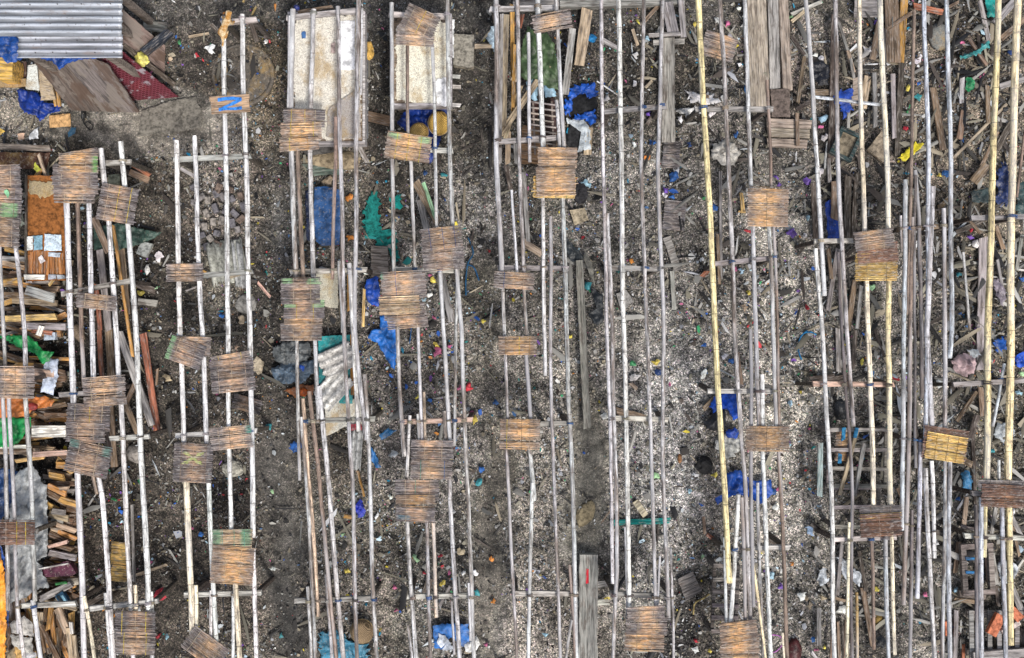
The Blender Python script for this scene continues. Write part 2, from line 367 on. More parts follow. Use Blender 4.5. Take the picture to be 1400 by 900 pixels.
def lump(u, v, ru, rv, h, color, label, name='stone', cat='stone', material='plain', rough=.28, sub=3, z=0., rot=0, group=None, alpha=.5, freq=3.):
    bm = bmesh.new(); bmesh.ops.create_icosphere(bm, subdivisions=sub, radius=1.); off = Vector((rnd(0, 99), rnd(0, 99), 0)); mb = MB(); k = (1 - z / H) / 100
    vs = []
    for q in bm.verts:
        d = 1 + rough * noise.noise(q.co * freq * .5 + off) + rough * .6 * abs(noise.noise(q.co * freq * 1.4 + off))
        vs.append((q.co.x * ru * k * d, q.co.y * rv * k * d, max(-.03, q.co.z * h * d + h * .25)))
    mb.add(vs, [tuple(x.index for x in f.verts) for f in bm.faces]); bm.free()
    o = mb.build(name, material, None, jit(color, .08), alpha, W(u, v, z), rough < .4 and material != 'plain'); o.rotation_euler.z = R(rot)
    if label: tag(o, label, cat, group)
    return o
def corrugated(u, v, w, h, rot, z, pitch, color, label, name='corrugated_sheet', cat='roofing sheet', amp=.012, group=None, parent=None, tilt=0, material='metal', rag=.006, skew=0., dirt=.4):
    k = (1 - z / H) / 100; wx, wy = w * k, h * k; mb = MB(); ny = int(wy / (pitch * k) * 10); nx = max(3, int(wx / .05)); off = rnd(0, 99); prev = None
    for j in range(ny + 1):
        y = -wy / 2 + wy * j / ny; e0, e1 = rnd(-rag, rag), rnd(-rag, rag); a = amp * math.sin(2 * math.pi * y / (pitch * k)); r = []
        for i in range(nx + 1):
            x = -wx / 2 + wx * i / nx + (e0 if i == 0 else e1 if i == nx else 0) + skew * (y / wy)
            r.append((x, y, a + .006 * noise.noise(Vector((x * 2, y * 2, off)))))
        vd = max(0, min(1, .62 - .75 * math.sin(2 * math.pi * y / (pitch * k))))   # dirt washed into the valleys
        row = mb.add(r, [], [(1 - dirt * max(0, min(1, vd + .5 * noise.noise(Vector((p[0] * 3, y * 30, off))))),) * 3 for p in r])
        if prev is not None: mb.f += [(prev + i, prev + i + 1, row + i + 1, row + i) for i in range(nx)]
        prev = row
    o = mb.build(name, material, parent, jit(color, .05), 1., W(u, v, z), True); o.rotation_euler = (tilt, 0, -R(rot))
    if parent: o.location = W(u, v, z) - parent.location
    s = o.modifiers.new('thickness', 'SOLIDIFY'); s.thickness = .005
    if label: tag(o, label, cat, group)
    return o
def rope(pts, wd, color, label, z=.05, name='rope', cat='rope', group=None):
    Q = [W(u, v, z + rnd(0, .02)) for u, v in pts]; c = Q[0].copy(); mb = MB(); rows = []; P = []
    for i in range(len(Q) - 1):
        p0, p1, p2, p3 = Q[max(0, i - 1)], Q[i], Q[i + 1], Q[min(len(Q) - 1, i + 2)]
        for j in range(6):
            t = j / 6; P.append(.5 * ((2 * p1) + (p2 - p0) * t + (2 * p0 - 5 * p1 + 4 * p2 - p3) * t * t + (3 * p1 - p0 - 3 * p2 + p3) * t ** 3) - c)
    P.append(Q[-1] - c)
    for i, p in enumerate(P):
        d = (P[min(i + 1, len(P) - 1)] - P[max(0, i - 1)]).normalized(); s = d.cross(Vector((0, 0, 1))).normalized() * wd / 200; t = s.cross(d)
        rows.append(mb.add([p + s * math.cos(a) + t * math.sin(a) for a in (i2 * math.pi / 3 for i2 in range(6))], []))
    for a, b in zip(rows, rows[1:]): mb.f += [(a + i, a + (i + 1) % 6, b + (i + 1) % 6, b + i) for i in range(6)]
    return tag(mb.build(name, 'plain', None, color, 1., c, True), label, cat, group)
EXPOSURE = 0.47
# ------------------------------------------------------------------ camera, sky, sun
cam = bpy.data.objects.new('camera', bpy.data.cameras.new('camera')); COL.objects.link(cam); SC.camera = cam
cam.location = (0, 0, H); cam.data.sensor_width = 36; cam.data.lens = 36 * H / 14.0; cam.data.clip_end = 1000
w = bpy.data.worlds.new('World'); SC.world = w; w.use_nodes = True; nt = w.node_tree
sky = nt.nodes.new('ShaderNodeTexSky'); sky.sky_type = 'NISHITA'; sky.sun_disc = False; sky.sun_elevation = R(58); sky.sun_rotation = R(150)
sky.dust_density = 4.; sky.air_density = 1.2
hs = nt.nodes.new('ShaderNodeHueSaturation'); hs.inputs['Saturation'].default_value = .75
nt.links.new(sky.outputs[0], hs.inputs['Color']); bg = nt.nodes['Background']; nt.links.new(hs.outputs[0], bg.inputs[0]); bg.inputs[1].default_value = .105
sl = bpy.data.objects.new('sun', bpy.data.lights.new('sun', 'SUN')); COL.objects.link(sl)
sl.data.energy = 2.0; sl.data.angle = R(10); sl.data.color = (1, .975, .94)
el, rt = R(58), R(150); dirv = Vector((math.sin(rt) * math.cos(el), math.cos(rt) * math.cos(el), math.sin(el)))
sl.rotation_euler = (-dirv).to_track_quat('-Z', 'Y').to_euler(); sl.location = (0, 0, 20)
SC.view_settings.view_transform = 'Standard'; SC.view_settings.look = 'None'; SC.view_settings.exposure = EXPOSURE; SC.view_settings.gamma = 1
# ------------------------------------------------------------------ ground
# what the soil colours are from place to place, shade under the wood heap painted in: (u, v, spread u, spread v, colour, strength, smoothness)
SOIL_SHADE = [(600, 15, 500, 22, (.060, .058, .056), 1, .35), (215, 330, 34, 60, (.050, .042, .035), 1, .2), (225, 560, 30, 170, (.052, .046, .040), 1, .3), (225, 800, 40, 120, (.055, .047, .040), 1, .1),
        (372, 300, 26, 100, (.055, .052, .048), 1, .2), (385, 440, 35, 80, (.035, .032, .03), 1, .1), (388, 690, 26, 90, (.045, .043, .042), 1.3, .75), (398, 840, 20, 90, (.038, .037, .036), 1.3, .7),
        (520, 90, 16, 110, (.030, .029, .028), 1, .3), (525, 200, 22, 50, (.05, .045, .04), 1, .3), (655, 100, 24, 120, (.060, .056, .052), 1, .45), (655, 290, 32, 40, (.22, .21, .20), .8, .0), (660, 440, 26, 90, (.085, .072, .060), 1, .45),
        (676, 780, 19, 100, (.058, .054, .049), 1.4, .85), (640, 620, 25, 50, (.11, .10, .09), .7, .2), (680, 640, 14, 40, (.016, .016, .016), 1, .5), (550, 500, 60, 120, (.125, .112, .10), .9, 0),
        (700, 500, 60, 160, (.13, .118, .10), .9, .0), (760, 130, 24, 90, (.028, .027, .026), 1, .2), (870, 110, 40, 80, (.026, .024, .022), 1, 0), (798, 630, 17, 80, (.060, .058, .052), 1.3, .9), (800, 720, 22, 40, (.060, .058, .05), 1.2, .85),
        (740, 760, 50, 80, (.17, .15, .125), 1, 0), (740, 860, 60, 40, (.16, .14, .12), 1, 0), (900, 640, 34, 110, (.23, .225, .225), 1, .0), (925, 500, 28, 80, (.17, .165, .16), .8, 0), (870, 760, 40, 60, (.19, .18, .165), .8, 0), (930, 860, 26, 50, (.022, .022, .024), 1.2, 0),
        (850, 300, 60, 120, (.15, .14, .125), .9, 0), (1080, 480, 60, 150, (.25, .235, .21), 1, 0), (1085, 760, 45, 110, (.23, .215, .195), 1, 0), (1115, 360, 24, 40, (.05, .045, .04), 1, .1), (1140, 640, 50, 50, (.06, .052, .045), 1, 0), (1100, 250, 24, 60, (.16, .15, .135), 1, .1),
        (1210, 500, 26, 200, (.19, .175, .155), .9, 0), (1280, 700, 30, 170, (.21, .195, .17), .9, 0), (1320, 150, 90, 160, (.13, .10, .075), 1, 0), (1180, 150, 60, 130, (.14, .115, .09), .9, 0), (1360, 620, 50, 260, (.10, .085, .07), 1, 0), (1080, 80, 40, 60, (.17, .14, .115), .8, 0),
        (175, 172, 85, 26, (.165, .145, .118), 2.2, .8), (40, 160, 45, 25, (.18, .155, .12), 1, .3), (240, 158, 34, 20, (.185, .17, .148), 1.8, .8), (120, 450, 60, 250, (.028, .024, .02), 1, 0), (40, 480, 50, 170, (.018, .015, .012), 1.4, 0), (80, 700, 40, 80, (.022, .018, .015), 1.3, 0), (150, 740, 40, 120, (.07, .058, .048), 1, 0), (60, 860, 50, 40, (.03, .025, .02), 1, 0),  # darkest colours here paint the shade under the left wood heap
        (310, 280, 40, 50, (.12, .10, .085), .9, 0), (310, 700, 30, 120, (.065, .055, .047), 1, 0), (330, 130, 30, 30, (.13, .10, .07), .8, .1), (360, 120, 20, 70, (.075, .06, .04), .9, 0), (270, 60, 40, 50, (.045, .04, .036), 1, .2), (390, 320, 16, 36, (.20, .195, .19), .8, .5),
        (455, 620, 30, 60, (.07, .06, .05), .9, 0), (450, 700, 60, 60, (.11, .10, .085), .8, 0), (500, 780, 60, 90, (.08, .072, .065), .8, 0), (600, 780, 50, 80, (.12, .11, .095), .8, 0), (1000, 350, 40, 150, (.14, .128, .112), .8, 0), (1010, 480, 30, 60, (.15, .14, .13), .8, 0)]
def soil_shade(x, y):                                         # arrays of metres on the ground -> colour, smoothness
    u = x * 100 + 700; v = 450 - y * 100
    u = u + 14 * vn(x * 1.7, y * 1.7, 3) + 5 * vn(x * 7, y * 7, 4); v = v + 14 * vn(x * 1.7, y * 1.7, 5) + 5 * vn(x * 7, y * 7, 6)
    acc = np.zeros(x.shape + (3,)) + np.array((.105, .092, .078)) * .35; ws = np.zeros(x.shape) + .35; sm = np.zeros(x.shape)
    for (a, b, ra, rb, c, k, s) in SOIL_SHADE:
        g = np.exp(-((u - a) / ra) ** 2 * .9 - ((v - b) / rb) ** 2 * .9) * 2.2 * k
        acc += g[..., None] * np.array(c); ws += g; sm += g * s
    acc = acc / ws[..., None]; L = acc.mean(-1, keepdims=True)
    acc = acc * (.92 + .85 * np.clip((L - .035) / .10, 0, 1)) * np.array((1.01, 1., .945)) * 1.16
    acc = np.minimum(acc, .14 + (acc - .14) * .62)
    acc = acc * (.62 + .75 * np.clip(.5 + .9 * vn(x * 1.3 + 9, y * 1.3, 0) + .5 * vn(x * 3.7, y * 3.7 + 5, 1), 0, 1))[..., None]
    return acc, np.clip(sm / ws * 1.15, 0, 1)
_T = RNG.random((64, 64, 8)) * 2 - 1
def vn(x, y, ch):                                       # smooth value noise on arrays
    xi = np.floor(x).astype(int); yi = np.floor(y).astype(int); fx = x - xi; fy = y - yi
    fx = fx * fx * (3 - 2 * fx); fy = fy * fy * (3 - 2 * fy); t = _T[..., ch]
    g = lambda a, b: t[a % 64, b % 64]
    return (g(xi, yi) * (1 - fx) + g(xi + 1, yi) * fx) * (1 - fy) + (g(xi, yi + 1) * (1 - fx) + g(xi + 1, yi + 1) * fx) * fy
def hgt(x, y, sm): return ((.022 * vn(x * 2, y * 2, 0) + .014 * vn(x * 7, y * 7, 1)) + .012 * vn(x * 22, y * 22, 2) * (1 - sm)) * np.exp(-np.maximum(0, np.abs(x) - 12) * .2)
def axis(lim, st): i = np.arange(-lim, lim + st / 2, st); o = lim + np.array([.3, .8, 1.6, 3, 6, 12, 25, 60, 150, 300]); return np.concatenate([-o[::-1], i, o])
gx, gy = np.meshgrid(axis(8.6, .035), axis(6., .035)); gc, gs = soil_shade(gx, gy); gz = hgt(gx, gy, gs) - .01
def np_mesh(name, verts, quads, cols, mat):
    me = bpy.data.meshes.new(name); k = quads.shape[1]; n = len(quads)
    me.vertices.add(len(verts)); me.vertices.foreach_set('co', verts.astype(np.float32).ravel()); me.loops.add(n * k); me.polygons.add(n)
    me.loops.foreach_set('vertex_index', quads.astype(np.int32).ravel()); me.polygons.foreach_set('loop_start', np.arange(0, n * k, k, dtype=np.int32)); me.update(calc_edges=True)
    a = me.attributes.new('Col', 'FLOAT_COLOR', 'POINT'); a.data.foreach_set('color', cols.astype(np.float32).ravel())
    o = bpy.data.objects.new(name, me); COL.objects.link(o); me.materials.append(M[mat]); return o
ny_, nx_ = gx.shape; idx = np.arange(ny_ * nx_).reshape(ny_, nx_)
qd = np.stack([idx[:-1, :-1], idx[:-1, 1:], idx[1:, 1:], idx[1:, :-1]], -1).reshape(-1, 4)
g = np_mesh('ground', np.stack([gx, gy, gz], -1).reshape(-1, 3), qd, np.concatenate([gc, gs[..., None]], -1).reshape(-1, 4), 'ground')
g.data.polygons.foreach_set('use_smooth', [True] * len(g.data.polygons)); g['kind'] = 'structure'
# ------------------------------------------------------------------ uncountable scraps lying in the mud
PALE = [(.70, .69, .66), (.62, .61, .58), (.50, .48, .44), (.74, .74, .74), (.38, .365, .34), (.46, .47, .50), (.60, .64, .66)]
MIDC = [(.27, .25, .19), (.19, .17, .13), (.34, .29, .21), (.14, .13, .105), (.24, .235, .215), (.33, .32, .29)]
DARK = [(.03, .028, .026), (.05, .045, .04), (.075, .06, .05), (.02, .02, .022)]
BRIGHT = [(.03, .13, .50), (.02, .26, .42), (.55, .05, .06), (.60, .16, .30), (.62, .50, .05), (.05, .34, .14), (.60, .24, .05), (.45, .62, .70), (.50, .64, .74), (.10, .22, .45), (.22, .10, .40), (.03, .30, .28)]
def scatter(n, smin, smax, name, label, sharp, asp, bright, keep=None, wood=False):
    x = RNG.uniform(-8.2, 8.2, n); y = RNG.uniform(-5.6, 5.6, n); c, sm = soil_shade(x, y); lum = c.mean(1)
    clump = vn(x * 2.3, y * 2.3, 7) * .6 + vn(x * 6, y * 6, 3) * .6
    pr = np.clip(.55 + clump * .8, .05, 1) * np.clip(1.12 - 1.2 * sm, .10, 1) * (keep(x, y) if keep else 1)
    ok = RNG.random(n) < pr; x, y, sm, lum = x[ok], y[ok], sm[ok], lum[ok]; n = len(x)
    size = np.clip(np.exp(RNG.normal(0, .55, n)) * (smin * .62 + smax * .38), smin * .7, smax * (1.1 if wood else 1.8))
    a = np.exp(RNG.normal(math.log(asp), .4, n)); th = RNG.uniform(0, 2 * np.pi, n); K = 5
    ang = np.arange(K) * 2 * np.pi / K + RNG.uniform(-.45, .45, (n, K)); rr = RNG.uniform(.55, 1.1, (n, K))
    lx = np.cos(ang) * rr * (size * np.sqrt(a))[:, None] / 2; ly = np.sin(ang) * rr * (size / np.sqrt(a))[:, None] / 2
    px = lx * np.cos(th)[:, None] - ly * np.sin(th)[:, None]; py = lx * np.sin(th)[:, None] + ly * np.cos(th)[:, None]
    tx = RNG.normal(0, sharp, n)[:, None]; ty = RNG.normal(0, sharp, n)[:, None]; z0 = hgt(x, y, sm) + RNG.uniform(.0, .02, n) + size * .22
    rim = np.stack([px + x[:, None], py + y[:, None], z0[:, None] + px * tx + py * ty], -1)
    cen = np.stack([x, y, z0 + size * RNG.uniform(-.05, .22, n)], -1)[:, None]
    V = np.concatenate([rim, cen], 1).reshape(-1, 3); b = (np.arange(n) * (K + 1))[:, None]
    T = np.stack([np.stack([b[:, 0] + i, b[:, 0] + (i + 1) % K, b[:, 0] + K], -1) for i in range(K)], 1).reshape(-1, 3)
    pp = np.clip(.04 + lum * .95, .07, .4) * np.clip(1 + vn(x * 3.1, y * 3.1, 1) * .8, .3, 1.8); pd = np.clip(.5 - lum * .8, .24, .5); u = RNG.random(n)
    bz = np.clip(vn(x * 1.1 + 40, y * 1.1, 2) * 1.4 + .75, .15, 2) * bright
    if wood: pp = pp * .35
    pick = lambda L: np.array(L)[RNG.integers(0, len(L), n)]
    cc = pick(MIDC); cc = np.where((u < pp)[:, None], pick(PALE) * RNG.uniform(.55, 1.15, n)[:, None], cc); cc = np.where((u > 1 - pd)[:, None], pick(DARK), cc)
    cc = np.where((RNG.random(n) < bz)[:, None], pick(BRIGHT), cc) * RNG.uniform(.45, 1.15, n)[:, None]; cc = np.clip(cc, .01, .8)
    cv = np.repeat(cc[:, None], K + 1, 1) * RNG.uniform(.85, 1.12, (n, K + 1, 1)); cv = np.concatenate([cv, np.ones((n, K + 1, 1))], -1).reshape(-1, 4)
    o = np_mesh(name, V, T, cv, 'litter'); o['kind'] = 'stuff'; o['label'] = label; o['category'] = 'litter'; return o
scatter(230000, .009, .028, 'litter', 'fine layer of shell chips, paper and plastic scraps trodden into the mud', .5, 1.5, .06)
scatter(42000, .018, .046, 'litter', 'coarser layer of crushed shells, wrappers and leaf bits over the mud', .45, 1.6, .07)
right = lambda x, y: np.clip(.25 + 1.1 * (x > 2.2) * (y > -1) + .5 * (x > 5.8) + .6 * (x < -5.9) + .5 * ((x > 1.2) & (y > 2.2)) + .3 * ((x > -2.2) & (x < -.4)), .2, 1.2)
scatter(11500, .028, .09, 'debris', 'torn plastic, leaves and crushed packaging strewn thinly over the mud', .35, 1.5, .10, right)
scatter(9000, .05, .12, 'splinters', 'thin wood splinters and broken cane ends scattered over the mud', .25, 10., .0, right, True)
scatter(15000, .06, .21, 'splinters', 'broken brown sticks and cane strips too many to count in the rubbish', .15, 7.5, .0, lambda x, y: np.clip(.08 + 1. * (x > 4.6) + .6 * (x > 2.6) * (y > 1.5), 0, 1), True)
# ------------------------------------------------------------------ beams carrying the racks
def trestle(u1, v1, u2, v2, col, label, w=6.5, z=.845, legs=True, lean=0):
    a, b = W(u1, v1, z), W(u2, v2, z); m = (a + b) / 2; root = empty('rack_trestle', (m.x, m.y, 0)); tag(root, label, 'trestle', 'cross beams under the drying racks')
    BEAMS.append((a, b)); d = (b - a).normalized()
    o = plank(u1, v1, u2, v2, w, col, None, z=z, th=.055, name='cross_beam'); mw = o.matrix_world.copy(); o.parent = root; o.matrix_basis = Matrix.Translation(-root.location) @ mw
    for p in (a + d * .05, b - d * .05):
        mb = MB(); t = Vector((p.x, p.y, z - .056)); mb.bar(t, (p.x + lean + rnd(-.04, .04), p.y + rnd(-.05, .05), -.12), .055, .05)
        q = mb.build('post', 'wood', root, jit(WC['d'], .2)); q.location = -root.location
    return root
# ------------------------------------------------------------------ poles, rack by rack
def poles(rack, rows):
    for r in rows:
        pole(r[0], r[1], r[2], r[3].replace('@', rack), *(r[4:] if len(r) > 4 else ()))
poles('the left-edge rack', [
    ([(-1, 335), (8, 512)], 5.5, 'G', 'outermost grey pole above the square mat in @'),
    ([(20, 325), (33, 450), (36, 512)], 6.5, 'L', 'second pale grey pole above the square mat in @'),
    ([(3, 530), (6, 620), (11, 835)], 6, 'G', 'outermost grey pole below the square mat in @'),
    ([(11, 530), (18, 675), (26, 866)], 5.5, 'G', 'middle thin grey pole below the square mat in @'),
    ([(35, 530), (44, 675), (47, 822)], 6.5, 'L', 'inner pale grey pole crossing the grey canvas in @'),
    ([(45, 820), (56, 905)], 6.5, 'W', 'short white pole end right of the paper scraps in @'),
    ([(25, 826), (34, 905)], 5.5, 'W', 'short white pole end between paper scraps and grey pole in @')])
poles('the heap-side rack', [
    ([(89, 240), (97, 450), (102, 580)], 9, 'W', 'thick white pole running down from the large mat stack in @'),
    ([(107, 640), (116, 905)], 9, 'W', 'thick white pole below the mat with green-stained corners in @'),
    ([(106, 240), (112, 450), (116, 530)], 6, 'B', 'brown pole between two white ones under the large mat stack in @'),
    ([(119, 240), (126, 450), (131, 600)], 8, 'W', 'white pole passing under the narrow short mat in @'),
    ([(127, 650), (132, 676)], 5, 'B', 'brown pole stub below the mat with green-stained corners in @'),
    ([(133, 640), (140, 680), (155, 905)], 8, 'W', 'white pole just left of the golden mat on the ground in @'),
    ([(138, 203), (150, 304), (164, 540)], 8, 'W', 'white pole under the left half of the yellow-corded mat in @'),
    ([(165, 545), (171, 675), (181, 860)], 7.5, 'W', 'white pole just right of the golden mat on the ground in @'),
    ([(166, 194), (175, 308), (186, 450), (196, 675), (204, 838)], 8.5, 'W', 'longest white pole, under the right half of the yellow-corded mat in @'),
    ([(185, 800), (186, 855)], 4.5, 'C', 'short cream pole end above the bottom mat, left one in @'),
    ([(207, 809), (209, 860)], 4.5, 'W', 'short white pole end above the bottom mat, right one in @'),
    ([(143, 811), (152, 905)], 4.5, 'W', 'thin white pole end at left of the bottom mat in @'),
    ([(115, 815), (121, 850), (129, 905)], 4.5, 'C', 'thin bent cream pole starting beside the cross beam in @'),
    ([(180, 870), (182, 905)], 6, 'W', 'white pole emerging below the bottom mat, left one in @'),
    ([(207, 870), (208, 905)], 6, 'W', 'white pole emerging below the bottom mat, right one in @')])
poles('the painted-board rack', [
    ([(241, 192), (242, 250), (246, 450), (252, 630)], 8, 'W', 'leftmost white pole, above the mat with the green cross, in @'),
    ([(254, 640), (257, 720), (264, 880)], 8, 'C', 'leftmost cream pole, below the mat with the green cross, in @'),
    ([(265, 186), (276, 450), (283, 630)], 7.5, 'W', 'second white pole, above the mat with the green cross, in @'),
    ([(285, 640), (290, 780), (297, 884)], 7.5, 'W', 'second white pole, below the mat with the green cross, in @'),
    ([(306, 23), (308, 225), (312, 450), (316, 735)], 7.5, 'W', 'long white pole with the ginger cat on its end in @'),
    ([(331, 20), (337, 225), (341, 450), (345, 735)], 8, 'W', 'long white pole right beside the ginger cat in @'),
    ([(321, 790), (327, 905)], 6.5, 'C', 'cream pole below the wide golden mat in @'),
    ([(346, 750), (351, 905)], 6.5, 'W', 'white pole right of the wide golden mat in @'),
    ([(267, 800), (269, 870)], 5, 'C', 'short cream pole end above the tilted bottom mat in @'),
    ([(289, 807), (289, 878)], 4.5, 'W', 'short white pole end right above the tilted bottom mat in @'),
    ([(319, 811), (318, 905)], 5, 'W', 'thin white pole end left of the cream pole in @')])
poles('the large-table rack', [
    ([(401, 13), (398, 151), (399, 225), (406, 400)], 8.5, 'G', 'thick grey pole along the left rim in @'),
    ([(395, 22), (393, 150)], 4, 'G', 'thin grey pole outside the left rim in @'),
    ([(429, 13), (424, 120), (424, 225), (429, 400)], 7.5, 'L', 'pale pole crossing the crust left of its middle in @'),
    ([(407, 205), (416, 400)], 7, 'B', 'brown pole between two pale ones, left of the blue sheet, in @'),
    ([(461, 9), (466, 225), (470, 420), (481, 675), (488, 905)], 6, 'G', 'long grey pole crossing the white sheet from top to bottom in @'),
    ([(459, 160), (460, 225), (454, 382)], 5.5, 'B', 'thin brown pole over the right part of the blue sheet in @'),
    ([(489, 2), (487, 225), (486, 445), (490, 500), (500, 602)], 7, 'G', 'grey pole along the right rim in @'),
    ([(495, 12), (494, 130)], 3.5, 'L', 'thin pale pole outside the right rim in @'),
    ([(477, 360), (481, 420), (491, 590)], 7, 'L', 'pale pole with ragged upper end below the blue sheet in @'),
    ([(463, 357), (468, 455)], 5, 'G', 'short grey pole right of the cream board in @'),
    ([(406, 455), (408, 560), (409, 657)], 5, 'G', 'grey pole over the translucent plastic bags in @'),
    ([(431, 455), (436, 578)], 6, 'L', 'pale pole left of the broken corrugated pieces in @'),
    ([(436, 528), (450, 675), (470, 905)], 7.5, 'L', 'thick pale pole ending at the broken corrugated pieces in @'),
    ([(424, 535), (437, 675), (461, 905)], 6, 'B', 'brown pole second right of the orange-brown cup in @'),
    ([(415, 545), (426, 675), (436, 843)], 5.5, 'P', 'peeled pinkish pole right below the orange-brown cup in @'),
    ([(412, 570), (421, 675), (431, 905)], 5.5, 'G', 'grey pole left of the peeled pinkish one in @'),
    ([(499, 512), (507, 675), (515, 905)], 6, 'G', 'grey pole furthest right, below the blue tarpaulin scraps, in @'),
    ([(420, 802), (426, 905)], 5, 'G', 'thin grey pole end above the blue net in @'),
    ([(446, 785), (453, 905)], 5, 'G', 'thin grey pole end left of the round cane basket in @')])
poles('the small-table rack', [
    ([(535, 4), (536, 225), (539, 395)], 6, 'G', 'grey pole along the left rim in @'),
    ([(542, 430), (546, 520), (553, 624)], 6, 'G', 'grey pole left of the lower two mat stacks in @'),
    ([(561, 568), (556, 657)], 5, 'L', 'short pale pole leaning left of the dark mat stack in @'),
    ([(557, 50), (559, 195)], 5, 'B', 'brown pole over the crust, left inner one, in @'),
    ([(560, 205), (562, 225), (568, 395)], 5, 'G', 'grey pole right of the teal stain in @'),
    ([(571, 430), (578, 625)], 5, 'G', 'thin grey pole between upper and lower mat stacks in @'),
    ([(590, 60), (595, 225), (598, 320)], 5, 'L', 'pale pole over the crust, right inner one, in @'),
    ([(601, 350), (606, 450), (617, 625)], 6, 'L', 'pale pole below the slanted mat stack, left one, in @'),
    ([(611, 3), (616, 225), (620, 320)], 7, 'G', 'grey pole along the right rim in @'),
    ([(622, 350), (630, 450), (641, 675), (648, 905)], 6, 'G', 'long grey pole from the slanted mat stack to the blue-white tarpaulin in @'),
    ([(626, 355), (625, 450), (621, 610)], 5, 'G', 'second grey pole leaning beside the long one in @'),
    ([(581, 536), (583, 625)], 4, 'P', 'short peeled pole end standing above the dark mat stack in @'),
    ([(572, 566), (575, 625)], 4.5, 'G', 'short grey pole end left of the peeled one in @'),
    ([(607, 562), (611, 625)], 5, 'G', 'short grey pole end right of the peeled one in @'),
    ([(557, 700), (570, 905)], 6, 'L', 'pale pole below the banded mat stack, left one, in @'),
    ([(582, 700), (590, 905)], 5.5, 'G', 'grey pole below the banded mat stack, middle one, in @'),
    ([(591, 695), (594, 760), (597, 844)], 5.5, 'P', 'peeled brownish pole below the banded mat stack in @'),
    ([(614, 640), (616, 675), (628, 905)], 7, 'L', 'thick pale pole right of the banded mat stack in @'),
    ([(641, 797), (643, 876)], 4.5, 'L', 'short pale pole end right of the blue-white tarpaulin in @'),
    ([(617, 822), (621, 895)], 3.5, 'G', 'thin grey pole end over the blue-white tarpaulin in @'),
    ([(557, 855), (563, 900)], 4, 'G', 'short grey stick end at the bottom left in @')])
poles('the olive-coat rack', [
    ([(679, 0), (679, 225), (686, 395)], 8, 'G', 'thick grey pole at the left side in @'),
    ([(687, 390), (691, 475)], 5, 'L', 'short pale pole between the two narrow mats, left one, in @'),
    ([(691, 480), (696, 600)], 4.5, 'G', 'short grey pole above the square brown mat, left one, in @'),
    ([(691, 605), (695, 675), (706, 905)], 5, 'G', 'grey pole below the square brown mat, left one, in @'),
    ([(707, 0), (711, 225), (717, 395)], 6, 'G', 'grey pole left of the olive coat in @'),
    ([(699, 260), (706, 385)], 4, 'L', 'thin pale pole above the upper narrow mat in @'),
    ([(716, 390), (720, 475)], 5, 'G', 'short grey pole between the two narrow mats, right one, in @'),
    ([(719, 480), (727, 600)], 6, 'D', 'dark grey pole above the square brown mat, right one, in @'),
    ([(724, 605), (731, 685)], 7, 'G', 'short grey pole just below the square brown mat, right one, in @'),
    ([(728, 660), (726, 740), (722, 905)], 5.5, 'L', 'long pale pole below the square brown mat, right one, in @'),
    ([(735, 0), (743, 215)], 8, 'W', 'white pole crossing the olive coat in @'),
    ([(742, 260), (745, 514)], 5.5, 'W', 'white pole ending free below the ragged mat stack in @'),
    ([(760, 0), (766, 120), (772, 215)], 6, 'G', 'grey pole right of the olive coat in @'),
    ([(770, 260), (775, 450), (783, 675), (789, 905)], 7, 'L', 'long pale pole right of the narrow free-ending one in @'),
    ([(752, 296), (753, 450), (758, 675), (767, 905)], 5, 'G', 'long thin grey pole starting below the ragged mat stack in @'),
    ([(722, 45), (724, 222)], 5, 'L', 'thin pale pole over the left flap of the coat in @'),
    ([(761, 137), (766, 212)], 5, 'L', 'short pale pole left of the black ash heap in @'),
    ([(779, 772), (787, 905)], 4.5, 'B', 'thin brown pole left of the thick split beam in @'),
    ([(781, 847), (773, 905)], 4, 'G', 'thin leaning grey stick at the bottom in @')])
poles('the matless middle rack', [
    ([(822, 0), (824, 225), (829, 450), (836, 675), (837, 798)], 5.5, 'L', 'leftmost long pale pole in @'),
    ([(831, 292), (837, 450), (842, 675), (844, 780), (838, 905)], 6, 'G', 'bent grey pole hugging the leftmost one in @'),
    ([(845, 0), (850, 225), (853, 450), (857, 675), (863, 850)], 7.5, 'W', 'thickest whitish pole, above the bottom mat stack, in @'),
    ([(855, 720), (858, 850)], 4, 'G', 'thin grey pole beside the thickest one, lower part, in @'),
    ([(879, 0), (878, 225), (884, 450), (891, 675), (896, 850)], 5.5, 'G', 'slender grey pole, second from the right, in @'),
    ([(906, 0), (900, 225), (906, 450), (908, 675), (913, 845)], 6, 'G', 'rightmost long grey pole over the grey plank in @'),
    ([(917, 750), (920, 905)], 4, 'G', 'thin grey pole at right of the bottom mat stack in @'),
    ([(902, 760), (899, 850)], 3.5, 'G', 'short thin stick end above the bottom mat stack in @')])
